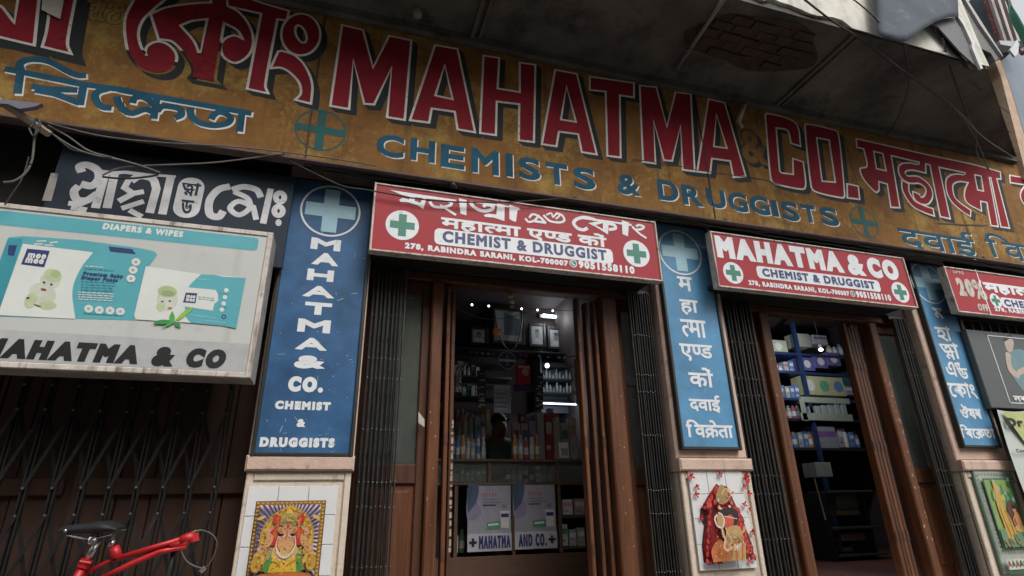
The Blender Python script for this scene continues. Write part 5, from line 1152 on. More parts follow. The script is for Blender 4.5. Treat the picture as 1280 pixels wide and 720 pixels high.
o = m.build('garland', cmat(.10,.09,.06)); o['label'] = 'faded dark garland looped over the large framed picture'; o['category'] = 'garland'
m = MB(); c_ = P(621, 414, 6.36); rr = random.Random(3)
for i in range(12): a_ = rr.uniform(0, 6.3); q = rr.uniform(0, .05); m.ball((c_.x + cos(a_) * q, c_.y - .01, c_.z + sin(a_) * q), (.03, .02, .03), n=6)
o = m.build('marigold_flower', cmat(.38,.12,.02)); o['label'] = 'orange marigold bunch on the left side of the large framed picture'; o['category'] = 'flower'
X0, X1, _a, Z1 = rect(560, 434, 735, 437, 6.35); MB().rbox(XR0, XR1, 6.25, 6.6, P(640, 437, 6.25).z - .02, P(640, 437, 6.25).z, .004).build('wall_shelf', M_dkmetal); o = bpy.data.objects['wall_shelf']; o['label'] = 'long dark shelf under the framed portraits inside the middle shop'; o['category'] = 'shelf'
# tube light, string of bulbs, hanging beads
def tubelight(x0, y0, x1, y1, Y, label, th=3.2):
    a_, b_ = P(x0, y0, Y), P(x1, y1, Y); t2 = thing('tube_light', label, 'tube light', tuple((a_ + b_) / 2))
    MB().tube([a_, b_], .018, 8).build('tube', M_tube, t2); m = MB(); d = (b_ - a_).normalized()
    m.box(min(a_.x, b_.x) - .04, max(a_.x, b_.x) + .04, Y + .025, Y + .05, min(a_.z, b_.z) - .01, max(a_.z, b_.z) + .02); m.build('housing', cmat(.3,.3,.3), t2)
tubelight(679, 394, 712, 398, 6.5, 'lit white tube light above the two small portraits')
tubelight(757, 395, 774, 401, 5.2, 'lit white tube light seen through the right hand glass panel')
ws = [(563, 379), (590, 381), (611, 382.5), (652, 386), (672, 387.5), (691, 388.5), (712, 389), (735, 386)]
t2 = thing('string_lights', 'string of tiny white bulbs slung across the middle doorway', 'string lights', tuple(P(640, 385, 4.4)))
MB().tube([P(a_, b_ - 1, 4.4) for a_, b_ in ws], .0022, 4).build('cord', M_wire, t2)
for a_, b_ in ws[1:6]: m = MB(); m.ball(P(a_, b_, 4.4), .009, n=8); m.build('bulb', M_led, t2, smooth=True)
m = MB(); t2 = thing('door_ornament', 'hanging ornament of pale balls and marigolds at the door head', 'ornament', tuple(P(639, 380, 3.9)))
for q, c_, r_ in (((639, 362), cmat(.30,.30,.10), .022), ((640.5, 366), cmat(.40,.10,.01), .022), ((638.5, 370.5), cmat(.42,.40,.25), .024), ((641, 374), cmat(.36,.18,.02), .018), ((639.5, 377.5), cmat(.42,.40,.25), .024), ((639, 382), cmat(.12,.12,.03), .02)):
    m = MB(); m.ball(P(q[0], q[1], 3.9), r_, n=8); m.build('ball', c_, t2, smooth=True)
MB().tube([P(638.6, 352, 3.9), P(639, 382, 3.9)], .002, 4).build('thread', M_wire, t2)
m = MB(); m.tube([P(q[0], q[1], 4.3) for q in smooth_loop([(566,382,1),(585,392,1),(610,399,1),(640,396,1),(664,388,1)], False)], .003, 4); o = m.build('cord', M_wireg); o['label'] = 'thin slack cord sagging under the string of bulbs'; o['category'] = 'cord'
# festoon of little flags under the shelf
t2 = thing('bunting', 'pink and white tinsel bunting along the front of the high shelf', 'bunting', tuple(P(640, 440, 5.2)))
fl = [(566, 439), (590, 440), (612, 442), (630, 444), (655, 444), (672, 444), (690, 446), (712, 446), (728, 444)]
MB().tube([P(a_, b_, 5.2) for a_, b_ in fl], .003, 4).build('cord', M_wire, t2)
rr = random.Random(12)
for i in range(26):
    f = i / 25 * (len(fl) - 1); k = min(int(f), len(fl) - 2); f -= k; x = fl[k][0] * (1 - f) + fl[k + 1][0] * f; y = fl[k][1] * (1 - f) + fl[k + 1][1] * f
    if rr.random() < .35: continue
    m = MB(); bpx(m, x - 1.8, y - .8, x + 1.8, y + 1.4, 5.19, .004, rr.choice([cmat(.5,.12,.30), cmat(.5,.5,.5), cmat(.45,.05,.08), cmat(.30,.12,.42)])); m.build('flag', None, t2)
# hanging signs, packets and strips
YH = 4.7
c_ = P(634, 450.5, YH); r_ = .085; t2 = thing('round_sign', 'round blue sign with a white bar hanging in the middle doorway', 'sign', (c_.x, YH, c_.z - r_))
m = MB(); L = ell(c_.x, c_.z, r_, r_, 28); n = len(L); m.add([(p.x, YH, p.y) for p in L] + [(p.x, YH + .006, p.y) for p in L], [tuple(range(n)), tuple(range(n, 2 * n))[::-1]] + [(i, (i + 1) % n, (i + 1) % n + n, i + n) for i in range(n)]); m.build('disc', cmat(.035,.06,.12), t2)
m = MB(); ribbon(m, ell(c_.x, c_.z, r_ * .93, r_ * .93, 28), .007, YH - .001, cmat(.3,.38,.45), closed=True); fill(m, [cross(c_.x, c_.z, r_ * .6, r_ * .14)], YH - .001, cmat(.14,.22,.34)); m.box(c_.x - r_ * .86, c_.x + r_ * .86, YH - .004, YH - .002, c_.z - .012, c_.z + .010, goods[10]); m.build('print', None, t2)
MB().tube([c_ + Vector((0, 0, r_)), c_ + Vector((0, 0, r_ + .12))], .002, 4).build('thread', M_wire, t2)
Y = 4.66; X0, X1, Z0, Z1 = rect(617, 481, 638.5, 516, Y); t2 = thing('price_list', 'pale blue printed notice sheet hanging in the middle doorway', 'notice', ((X0 + X1) / 2, Y, Z0))
MB().rbox(X0, X1, Y, Y + .006, Z0, Z1, .002).build('sheet', cmat(.26,.32,.40), t2); p_ = Pic(X0, X1, Z0, Z1, Y - .0004); p_.poly([(.02,.02),(.98,.02),(.98,.16),(.02,.16)], cmat(.40,.46,.52))
for i in range(9): p_.poly([(.08,.22 + i * .08),(.6 + .3 * ((i * 7) % 3) / 3,.22 + i * .08),(.6 + .3 * ((i * 7) % 3) / 3,.255 + i * .08),(.08,.255 + i * .08)], cmat(.10,.14,.26) if i % 2 else cmat(.45,.48,.5))
p_.m.build('print', None, t2)
Y = 4.72; X0, X1, Z0, Z1 = rect(646, 455, 664, 480, Y); t2 = thing('hanging_packet', 'red packet with a purple foot hanging beside the round blue sign', 'packet', ((X0 + X1) / 2, Y, Z0))
m = MB(); m.rbox(X0, X1, Y, Y + .03, Z0, Z1, .01); m.build('pouch', cmat(.40,.02,.03), t2); p_ = Pic(X0, X1, Z0, Z1, Y - .0006); p_.ell(.6,.4,.25,.2, cmat(.5,.3,.28)); p_.poly([(.1,.08),(.9,.12),(.9,.22),(.1,.18)], cmat(.5,.4,.4)); p_.ell(.3,.6,.2,.12, cmat(.3,.02,.12)); p_.m.build('print', None, t2)
m = MB(); bpx(m, 643, 481, 668, 489, Y, .02, cmat(.06,.02,.10), .004); m.build('foot_strip', None, t2)
for (x_, y0_, y1_, lab) in ((602, 463, 511, 'left hanging strip of silver sachets inside the middle doorway'), (674, 466, 511, 'right hanging strip of silver sachets inside the middle doorway')):
    Y = 4.62; t2 = thing('sachet_strip', lab, 'sachet strip', tuple(P(x_, y1_, Y)), 'hanging sachet strips'); n = 6; rr = random.Random(x_)
    for i in range(n):
        ya = y0_ + (y1_ - y0_) * i / n; yb = ya + (y1_ - y0_) / n * .94; m = MB(); X0, X1, Z0, Z1 = bpx(m, x_ - 5.2, ya, x_ + 5.2, yb, Y, .012, cmat(.02,.022,.03), .003)
        for q in range(3): u = rr.uniform(.05, .6); v = rr.uniform(.1, .7); m.box(X0 + (X1 - X0) * u, X0 + (X1 - X0) * (u + .35), Y - .001, Y, Z0 + (Z1 - Z0) * v, Z0 + (Z1 - Z0) * (v + .16), cmat(.42,.43,.45))
        m.build('sachet', None, t2)
    MB().tube([P(x_, y0_ - 16, Y + .01), P(x_, y0_, Y + .01)], .002, 4).build('thread', M_wire, t2)
for (q, lab) in (((569, 452, 586, 490), 'crumpled clear plastic sheet hanging at the left edge of the middle doorway'), ((719, 449, 726, 505), 'narrow clear plastic sheet hanging at the right edge of the middle doorway')):
    Y = 4.35; m = MB(); X0, X1, Z0, Z1 = rect(*q, Y); rr = random.Random(q[0]); nx_, nz_ = 6, 12; vs = []; fs = []
    for i in range(nx_ + 1):
        for j in range(nz_ + 1):
            f = j / nz_; xx = X0 + (X1 - X0) * (i / nx_) * (1 - .55 * sin(f * 2.2)); vs.append((xx, Y + rr.uniform(-.02, .02), Z1 + (Z0 - Z1) * f))
    for i in range(nx_):
        for j in range(nz_): fs.append((i * (nz_ + 1) + j, (i + 1) * (nz_ + 1) + j, (i + 1) * (nz_ + 1) + j + 1, i * (nz_ + 1) + j + 1))
    m.add(vs, fs); o = m.build('plastic_sheet', mat('plastic film', (.20, .21, .23), .18, .2, 9, spec=.9)); o['label'] = lab; o['category'] = 'plastic sheet'; o['group'] = 'plastic sheets at the doorway'
# glass cabinet on the right
Y = 6.0; X0, X1, Z0, Z1 = rect(678, 447, 722, 512, Y); t2 = thing('glass_cabinet', 'glass fronted cabinet with rows of small bottles inside the middle shop', 'cabinet', ((X0 + X1) / 2, Y, Z0))
MB().box(X0, X1, Y + .25, Y + .27, Z0, Z1).build('back', cmat(.09,.11,.14), t2); m = MB(); m.rbox(X0 - .02, X0, Y, Y + .27, Z0, Z1, .003); m.rbox(X1, X1 + .02, Y, Y + .27, Z0, Z1, .003); m.build('side', M_dkmetal, t2, kind='stuff')
for k, y in enumerate((456, 473, 490, 502)): z = P(700, y, Y).z; MB().box(X0, X1, Y + .01, Y + .25, z - .012, z).build('shelf', M_dkmetal, t2)
for k, y in enumerate((473, 490)):
    z = P(700, y, Y).z
    for i in range(9):
        x = X0 + .05 + (X1 - X0 - .1) * i / 8; h = .07 + .03 * ((i * 5) % 3); m = MB(); m.lathe((x, Y + .1, z), [(.018, 0), (.018, h * .7), (.008, h * .8), (.008, h)], 7); m.build('jar', cmat(.28,.30,.32), t2)
m = MB(); z = P(700, 505, Y).z; m.box(X0, X1, Y - .01, Y + .01, z - .006, z + .008); m.build('lit_strip', M_strip, t2)
m = MB(); m.ball(P(684, 457, Y - .1), .028, n=10); o = m.build('globe_lamp', M_strip, smooth=True); o['label'] = 'lit round white lamp in front of the glass cabinet'; o['category'] = 'lamp'
# racks left of the person
t2 = thing('goods_rack', 'dark goods rack behind the counter on the left of the middle shop', 'rack', tuple(P(590, 500, 6.1)))
for y in (452, 470, 495, 520): X0, X1, _q, Z1 = rect(555, y, 640, y + 2, 6.1); MB().box(X0, X1, 6.1, 6.4, Z1 - .02, Z1).build('shelf', M_dkmetal, t2)
goodsrow(566, 600, 470, 16, 6.15, 6, 'mix', 'the upper row of the dark rack', 'goods on the dark rack', 21, pal=[10, 0, 7]); goodsrow(566, 600, 495, 15, 6.15, 6, 'box', 'the middle row of the dark rack', 'goods on the dark rack', 22, pal=[7, 0, 5])
# things pinned inside the right glass panel
c_ = P(789, 488, YD + .06); m = MB(); m.lathe((0, 0, 0), [(.001, 0), (.07, 0), (.07, .004), (.001, .004)], 20); m2 = MB(); m2.add([(c_.x + v[0], YD + .055 + v[2], c_.z + v[1]) for v in m.v], m.f, goods[10]); m2.box(c_.x - .05, c_.x + .05, YD + .053, YD + .0548, c_.z + .02, c_.z + .04, goods[4]); o = m2.build('round_sticker'); o['label'] = 'round white sticker with a red line on the right glass panel'; o['category'] = 'sticker'
# shopkeeper seated behind the counter
def skin(name, verts, edges, rad, m, parent=None, lv=2):
    me = bpy.data.meshes.new(name); off = Vector((0, 0, 0)); p = parent
    while p is not None: off += p.location; p = p.parent
    me.from_pydata([Vector(v) - off for v in verts], edges, []); me.materials.append(m); o = bpy.data.objects.new(name, me); COL.objects.link(o); o.parent = parent
    md = o.modifiers.new('s', 'SKIN'); md.use_smooth_shade = True
    for i, r in enumerate(rad): me.skin_vertices[0].data[i].radius = (r if isinstance(r, tuple) else (r, r)); me.skin_vertices[0].data[i].use_root = i == 0
    o.modifiers.new('b', 'SUBSURF').levels = lv; o.modifiers['b'].render_levels = lv; return o
c_ = P(625, 543, 5.45); sx_, sy_, sz_ = c_.x, 5.45, c_.z - .06     # shoulder line
t2 = thing('person', 'shopkeeper in a dull green shirt sitting behind the counter with head bent', 'person', (sx_, sy_, FL))
hip = (sx_, sy_ + .02, sz_ - .48); ch = (sx_, sy_, sz_ - .10); nk = (sx_ - .005, sy_ - .01, sz_ + .03); hd = (sx_ - .01, sy_ - .04, sz_ + .10); hd2 = (sx_ - .012, sy_ - .05, sz_ + .20)
V_ = [hip, (sx_, sy_ + .02, sz_ - .30), ch, nk, hd, hd2,
      (sx_ - .17, sy_, sz_ - .04), (sx_ - .22, sy_ - .08, sz_ - .30), (sx_ - .12, sy_ - .30, sz_ - .36), (sx_ - .06, sy_ - .38, sz_ - .36),
      (sx_ + .17, sy_, sz_ - .04), (sx_ + .23, sy_ - .06, sz_ - .30), (sx_ + .14, sy_ - .28, sz_ - .36), (sx_ + .08, sy_ - .37, sz_ - .36),
      (sx_ - .12, sy_ - .38, sz_ - .50), (sx_ - .13, sy_ - .40, FL + .06), (sx_ + .12, sy_ - .38, sz_ - .50), (sx_ + .13, sy_ - .40, FL + .06)]
E_2 = [(0, 1), (1, 2), (2, 3), (3, 4), (4, 5), (2, 6), (6, 7), (7, 8), (8, 9), (2, 10), (10, 11), (11, 12), (12, 13), (0, 14), (14, 15), (0, 16), (16, 17)]
skin('body', V_, E_2, [(.15, .12), (.14, .11), (.15, .11), .055, (.078, .095), (.075, .09), .055, .045, .032, .028, .055, .045, .032, .028, .08, .05, .08, .05], cmat(.16, .085, .05), t2)
skin('shirt', [hip, (sx_, sy_ + .02, sz_ - .30), ch, (sx_, sy_, sz_ + .0), (sx_ - .17, sy_, sz_ - .04), (sx_ - .215, sy_ - .06, sz_ - .24), (sx_ + .17, sy_, sz_ - .04), (sx_ + .225, sy_ - .05, sz_ - .24)], [(0, 1), (1, 2), (2, 3), (2, 4), (4, 5), (2, 6), (6, 7)], [(.165, .135), (.155, .125), (.165, .125), .065, .07, .062, .07, .062], cmat(.07, .17, .09), t2)
m = MB(); m.ball((sx_ - .012, sy_ + .0, sz_ + .20), (.082, .095, .075), n=12); m.build('hair', cmat(.012, .010, .010), t2, smooth=True)
# ================================================================== RIGHT SHOP, INSIDE
M_rackblue = mat('blue rack paint', (0.018, 0.04, 0.11), 0.4, 0.2, 5)
YR2 = 5.9
t = thing('blue_rack', 'blue steel shelf rack stacked with cartons inside the right shop', 'rack', tuple(P(1030, 520, YR2)))
for (xa_, ya_), (xb_, yb_) in (((994, 412), (1008, 500)), ((962, 412), (985, 560)), ((1060, 412), (1085, 560))):
    X = (P(xa_, ya_, YR2).x + P(xb_, yb_, YR2).x) / 2; MB().box(X - .025, X + .025, YR2 - .02, YR2 + .02, FL, P(xa_, ya_, YR2).z + .1).build('post', M_rackblue, t)
for y in (443, 466, 499, 524, 560): X0, X1, _q, Z1 = rect(966 + (y - 443) * .18, y, 1082 + (y - 443) * .18, y + 2, YR2); MB().rbox(X0, X1, YR2, YR2 + .4, Z1 - .035, Z1, .003).build('shelf', M_rackblue if y < 510 else M_dkmetal, t)
G2 = 'cartons on the blue rack'
def carton(x0, y0, x1, y1, col, lab, Y=YR2 + .02, band=None, kind='carton', dots=0):
    m = MB(); X0, X1, Z0, Z1 = bpx(m, x0, y0, x1, y1, Y, .2, col, .004)
    if band: m.box(X0 + .01, X1 - .01, Y - .002, Y, Z0 + (Z1 - Z0) * .55, Z0 + (Z1 - Z0) * .78, band)
    for i in range(dots):
        u = X0 + (X1 - X0) * (i + .5) / dots; L = ell(u, (Z0 + Z1) / 2, min((X1 - X0) / dots, Z1 - Z0) * .33, (Z1 - Z0) * .3, 12); fill(m, [L], Y - .003, goods[[10, 5, 1][i % 3]])
    o = m.build(kind, None); o['label'] = lab; o['category'] = kind; o['group'] = G2
G3 = 'loose stock on the blue rack'
goodsrow(967, 993, 465, 14, YR2 + .05, 4, 'mix', 'the left bay below the pale carton', G3, 41, pal=[0, 1, 7, 8]); goodsrow(970, 1000, 498, 18, YR2 + .05, 5, 'box', 'the left bay lower shelf of the blue rack', G3, 42, pal=[7, 1, 4, 0])
goodsrow(1048, 1076, 559, 26, YR2 + .05, 4, 'mix', 'the dark shelf right of the grey stack', G3, 43, pal=[7, 0, 10, 1]); goodsrow(985, 1018, 559, 24, YR2 + .05, 5, 'mix', 'the dark shelf left of the grey stack', G3, 44, pal=[7, 0, 3, 1]); goodsrow(1036, 1062, 442, 12, YR2 + .05, 4, 'bottle', 'the top shelf at its right end', G3, 45, pal=[10, 0, 5]); goodsrow(974, 1002, 523, 18, YR2 + .05, 5, 'mix', 'the dim shelf left of the display tray', G3, 46, pal=[7, 4, 6, 1])
carton(962, 425, 984, 441, cmat(.40,.42,.32), 'pale carton at the top left of the blue rack', dots=1); carton(995, 417, 1013, 433, cmat(.40,.42,.36), 'pale paper bag like carton at the top middle of the blue rack'); carton(1017, 419, 1034, 430, cmat(.42,.44,.44), 'white carton at the top right of the blue rack', band=goods[8])
carton(1000, 447, 1018, 463, cmat(.12,.10,.28), 'purple pack with a white oval, left of three on the blue rack', dots=1); carton(1018, 444, 1034, 460, cmat(.12,.10,.30), 'purple pack with a white oval, middle of three on the blue rack', dots=1); carton(1034, 441, 1050, 457, cmat(.14,.11,.30), 'purple pack with a white oval, right of three on the blue rack', dots=1)
carton(1004, 471, 1056, 494, cmat(.42,.42,.24), 'long cream carton with green and blue ovals on the blue rack', dots=3); carton(1053, 470, 1068, 482, cmat(.03,.10,.12), 'small dark green pack at the right of the cream carton'); carton(1058, 483, 1074, 494, cmat(.22,.22,.34), 'small lilac pack at the right below the cream carton', band=goods[10])
carton(1002, 497, 1062, 504, cmat(.32,.36,.30), 'long flat pale box under the cream carton', Y=YR2 - .03)
for i in range(6): m = MB(); x = 1012 + i * 8.2; bpx(m, x, 508 - i * .6, x + 5.6, 521 - i * .6, YR2 - .02, .06, cmat(.30,.33,.33), .004); o = m.build('pill_bottle', None); o['label'] = 'pale pill bottle, %s from the left in the row of six' % ['first','second','third','fourth','fifth','sixth'][i]; o['category'] = 'bottle'; o['group'] = 'row of pill bottles'
m = MB(); bpx(m, 1002, 517, 1066, 526, YR2 - .05, .01, cmat(.30,.33,.28), .003); bpx(m, 1002, 499, 1008, 526, YR2 - .05, .01, cmat(.30,.33,.28), .003); o = m.build('display_tray', None); o['label'] = 'pale cut cardboard display tray holding six pill bottles'; o['category'] = 'tray'
carton(1020, 533, 1046, 562, cmat(.26,.27,.29), 'grey white carton stack below the display tray', band=goods[8]); carton(1020, 578, 1040, 596, cmat(.30,.32,.30), 'small pale carton low in the right shop', Y=5.5); carton(975, 580, 990, 596, cmat(.30,.32,.30), 'small black and white carton beside the pale stick', Y=5.2)
t = thing('step_shelf', 'dark stepped shelf stand low inside the right shop', 'stand', tuple(P(1060, 700, 5.2)))
for (x0, y0, x1) in ((1036, 613, 1092), (1041, 658, 1102), (1050, 692, 1110)): X0, X1, _q, Z1 = rect(x0, y0, x1, y0 + 3, 5.2); MB().rbox(X0, X1, 5.2, 5.5, Z1 - .025, Z1, .004).build('step', mat('worn dark shelf', (.09, .09, .09), .35, .3, 8), t)
X = P(1044, 680, 5.2).x
for xx in (X, P(1095, 680, 5.2).x): MB().box(xx - .02, xx + .02, 5.22, 5.5, FL, P(1040, 613, 5.2).z - .025).build('upright', M_dkmetal, t)
carton(1046, 617, 1074, 636, cmat(.10,.13,.11), 'dull green carton on the stepped stand', Y=5.3); carton(1046, 637, 1078, 644, cmat(.20,.15,.11), 'brown tray on the stepped stand', Y=5.3); carton(1052, 666, 1084, 676, cmat(.20,.16,.12), 'tan tray low on the stepped stand', Y=5.3)
m = MB(); m.tube([P(1018, 598, 5.0), P(1032, 650, 5.0)], .008, 6); o = m.build('stick', cmat(.4,.4,.4)); o['label'] = 'thin pale stick leaning inside the right shop'; o['category'] = 'stick'
for q, lab in (((961, 431), 'lit white bulb at the left edge of the right doorway'), ((1026, 437), 'lit white bulb hanging in front of the blue rack')):
    c_ = P(q[0], q[1], 5.3); t2 = thing('bulb_lamp', lab, 'lamp', tuple(c_), 'lit bulbs in the right shop'); m = MB(); m.ball(c_, (.028, .028, .020), n=10); m.build('bulb', M_bulb, t2, smooth=True); MB().lathe((c_.x, c_.y, c_.z + .025), [(.02, 0), (.02, .04), (.008, .05)], 8).build('holder', M_dkmetal, t2); MB().tube([c_ + Vector((0, 0, .07)), c_ + Vector((0, 0, .9))], .003, 4).build('cord', M_wire, t2)
m = MB(); c_ = P(1056, 411, 4.2)
for i in range(6): m.ball((c_.x + .008 * (i % 2), 4.2, c_.z - i * .028), .016, [cmat(.30,.20,.03), cmat(.35,.30,.08)][i % 2], n=6)
o = m.build('door_garland'); o['label'] = 'small yellow marigold garland at the top of the right doorway'; o['category'] = 'garland'

# ================================================================== BOARDS AT THE FAR RIGHT
X_ = (1190, 400, 3.28); YP = 3.5
gx = P(1207, 415, YP).x; t = thing('advert_board', 'dark grey advert board picturing a seated man in a teal shirt', 'advert board', (gx + .6, YP, EYE + .7))
gz0 = (P(1243, 510, YP).z); gz1 = P(1215, 412, YP).z
ga = (P(1207, 415, YP).x + P(1241, 510, YP).x) / 2
MB().rbox(ga, ga + 1.7, YP, YP + .05, gz0, gz1, .006).build('panel', cmat(.075, .085, .085), t)
ia = (P(1229, 414, YP).x + P(1266, 507, YP).x) / 2; m = MB(); y_ = YP - .003
for q in ((ia, ia + .008, gz0 + .05, gz1 - .04), (ia, ia + 1.2, gz1 - .048, gz1 - .04), (ia, ia + 1.2, gz0 + .05, gz0 + .058)): m.box(q[0], q[1], y_, YP, q[2], q[3])
m.build('white_border', M_swhite, t, kind='stuff')
p_ = Pic(ia, ia + 1.15, gz0, gz1, YP - .001)
def xv(pts): 
    o = []
    for q in reg(*X_, pts): a = P(q[0], q[1], YP); o.append(((a.x - ia) / 1.15, (gz1 - a.z) / (gz1 - gz0)) + tuple(q[2:]))
    return o
gsk = cmat(.42,.33,.28); p_.poly(xv([(225,140,1),(265,120,1),(300,130,1),(420,230),(420,330),(290,290),(240,215,1)]), cmat(.12,.22,.24)); p_.poly(xv([(212,75,1),(235,65,1),(252,90,1),(245,128,1),(225,125,1)]), gsk); p_.poly(xv([(208,85),(215,68),(240,60),(254,80),(235,76),(218,88)]), cmat(.02,.02,.02)); p_.poly(xv([(218,135,1),(238,140,1),(245,190,1),(275,225,1),(268,240,1),(230,205,1)]), gsk); p_.poly(xv([(268,205,1),(320,185,1),(330,200,1),(275,228,1)]), gsk)
text(p_.m, 'নবজ', tbox((1266, 497), (1296, 501), 7, YP), YP - .004, M_swhite, .003); p_.m.build('print', None, t)
# row of open slots over it: top grille of a gate
t = thing('top_grille', 'dark grille of square slots between the discount board and the advert board', 'grille', (ga + .6, 3.6, gz1))
m = MB(); zg0, zg1 = gz1 + .02, gz1 + .13
MB().box(ga - .1, ga + 2, 3.6, 3.62, zg0 - .02, zg0).build('rail', M_iron2, t); MB().box(ga - .1, ga + 2, 3.6, 3.62, zg1, zg1 + .015).build('rail', M_iron2, t)
for i in range(18): MB().box(ga - .1 + i * .12, ga - .075 + i * .12, 3.602, 3.618, zg0, zg1).build('slot_bar', M_iron2, t)
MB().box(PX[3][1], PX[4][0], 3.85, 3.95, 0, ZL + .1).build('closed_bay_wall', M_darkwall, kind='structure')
# doctor's banner
YN = 3.46; na = (P(1243, 515, YN).x + P(1283, 610, YN).x) / 2; nz1 = P(1245, 512, YN).z; nz0 = nz1 - .95
t = thing('doctor_banner', 'yellow green and white banner headed Dr. hanging right of the green framed picture', 'banner', (na + .5, YN, nz0))
m = MB(); vs = []; fs = []
for i in range(13):
    for j in range(9): vs.append((na + .11 * i, YN + .012 * sin(i * 1.1 + j * .5), nz1 - .95 * j / 8 - .01 * sin(i * .9)))
for i in range(12):
    for j in range(8): fs.append((i * 9 + j, i * 9 + j + 1, (i + 1) * 9 + j + 1, (i + 1) * 9 + j))
m.add(vs, fs); m.build('cloth', mat('banner vinyl', (.46, .50, .46), .4, .06, 3), t, smooth=True)
p_ = Pic(na, na + 1.3, nz0, nz1, YN - .016); p_.poly([(.03,.02),(1,.02),(1,.55),(.24,.52),(.16,.34)], cmat(.40,.44,.17))
text(p_.m, 'Dr.', tbox((1255, 527), (1279, 529.5), 10.5, YN), YN - .022, M_black, .009); text(p_.m, 'Cons', tbox((1266, 563), (1281, 564.5), 4.5, YN), YN - .022, M_black, .003); p_.m.build('print', None, t)
# ================================================================== BICYCLE
YK = 2.85
def kp(x, y, dy=0): q = (60 + x / 5.565, 630 + y / 5.565); return P(q[0], q[1], YK + dy)
t = thing('bicycle', 'red bicycle with a black saddle propped in front of the closed folding gate', 'bicycle', (P(160, 700, YK).x, YK, .13))
# saddle: cross sections from nose to tail
m = MB(); secs = [(62,192,205,.010),(80,172,213,.026),(140,152,213,.036),(220,140,215,.044),(300,132,215,.055),(370,122,215,.078),(430,120,210,.092),(480,135,200,.092),(512,165,195,.07)]
vs = []; fs = []; N = 10
for x, yt, yb, hw in secs:
    a = kp(x, yt); b = kp(x, yb); cz = (a.z + b.z) / 2; hh = (a.z - b.z) / 2 * 1.15
    for j in range(N): th = 2 * pi * j / N; vs.append((a.x, YK + hw * cos(th), cz + hh * sin(th) * (1 if sin(th) > 0 else .8)))
for i in range(len(secs) - 1):
    for j in range(N): fs.append((i * N + j, i * N + (j + 1) % N, (i + 1) * N + (j + 1) % N, (i + 1) * N + j))
fs.append(tuple(range(N))); fs.append(tuple((len(secs) - 1) * N + j for j in range(N))[::-1]); m.add(vs, fs); sd_ = m.build('saddle', M_saddle, t, smooth=True)
m = MB(); m.ball(kp(122, 186, -.04), .007, n=8); m.build('rivet', M_chrome, sd_, smooth=True)
for dy in (-.02, .02): MB().tube([kp(130, 215, dy), kp(240, 238, dy), kp(320, 240, dy), kp(440, 210, dy)], .0045, 6).build('rail', M_chrome, sd_)
m = MB(); m.tube([kp(290, 250, -.03), kp(340, 250, -.03)], .016, 8); m.tube([kp(315, 252, -.045), kp(315, 252, .045)], .014, 10); m.build('seat_clamp', M_chrome, t)
st_top = kp(348, 255); st_low = kp(262, 405); d = (st_low - st_top).normalized()
MB().tube([st_top, st_low], .0125, 10).build('seat_post', M_chrome, t, smooth=True)
m = MB(); m.tube([st_low - d * .012, st_low + d * .02], .022, 10); m.tube([kp(222, 400, -.02), kp(300, 412, -.02)], .006, 6); m.build('post_clamp', M_bikered, t)
bb = st_low + Vector((d.x * .50, 0, 0)) + Vector((0, 0, -.42)); bb = Vector((st_low.x - .22 * 0.6, YK, st_low.z - .45))
hd_ = kp(985, 225); hl = hd_ + Vector((.045, 0, -.16))
MB().tube([st_low, bb], .016, 10).build('seat_tube', M_bikered, t, smooth=True)
MB().tube([kp(455, 180), kp(452, 205), kp(440, 300)], .008, 8).build('spring_post', M_chrome, t); m = MB(); m.ball(kp(455, 178), .013, n=8); m.tube([kp(452, 250), kp(430, 300)], .011, 8); m.build('spring', M_chrome, t, smooth=True)
m = MB(); m.tube([kp(455, 300), kp(470, 335), kp(478, 375)], .020, 10); m.tube([kp(440, 330), kp(490, 345)], .012, 8); m.build('lug', M_bikered, t, smooth=True)
MB().tube([kp(478, 378, -.012), kp(1000, 222, -.004)], .0105, 10).build('top_tube', M_bikered, t, smooth=True)
MB().tube([kp(240, 492, .012), kp(420, 400, .012), kp(480, 385, .012), kp(800, 305, .01), kp(960, 245, .004)], .009, 10).build('twin_tube', M_bikered, t, smooth=True)
MB().tube([kp(400, 505, -.015), kp(560, 425, -.012), kp(770, 335, -.006), kp(960, 292, 0)], .0115, 10).build('down_tube', M_bikered, t, smooth=True)
MB().tube([kp(400, 505, -.015), bb], .0135, 10).build('lower_tube', M_bikered, t, smooth=True)
m = MB(); m.tube([kp(925, 255), kp(1018, 222)], .021, 12); m.tube([kp(850, 290), kp(975, 262)], .017, 10); m.build('head_lug', M_bikered, t, smooth=True); m = MB(); m.tube([kp(1012, 205), kp(1018, 262)], .019, 10); m.build('head_cup', M_bikered, t)
fk = kp(880, 300, .03)
R_w = .33
def wheel(cx, cz, YK):
    m = MB(); ns = 40
    for (rr_, rad_, mt_, nm_) in ((R_w, .018, M_rubber, 'tyre'), (R_w - .025, .010, M_chrome, 'rim')):
        m = MB(); m.tube([(cx + rr_ * cos(2 * pi * i / ns), YK, cz + rr_ * sin(2 * pi * i / ns)) for i in range(ns + 1)], rad_, 8)
        if nm_ == 'tyre': ty = m.build('wheel', mt_, t, smooth=True)
        else: m.build('rim', mt_, ty, smooth=True)
    m = MB()
    for i in range(24): a_ = 2 * pi * i / 24; m.tube([(cx + .015 * cos(a_ + 1.3), YK + (.02 if i % 2 else -.02), cz + .015 * sin(a_ + 1.3)), (cx + (R_w - .03) * cos(a_), YK, cz + (R_w - .03) * sin(a_))], .0012, 3)
    m.build('spokes', M_chrome, ty, kind='stuff'); m = MB(); m.tube([(cx, YK - .04, cz), (cx, YK + .04, cz)], .02, 10); m.build('hub', M_chrome, ty)
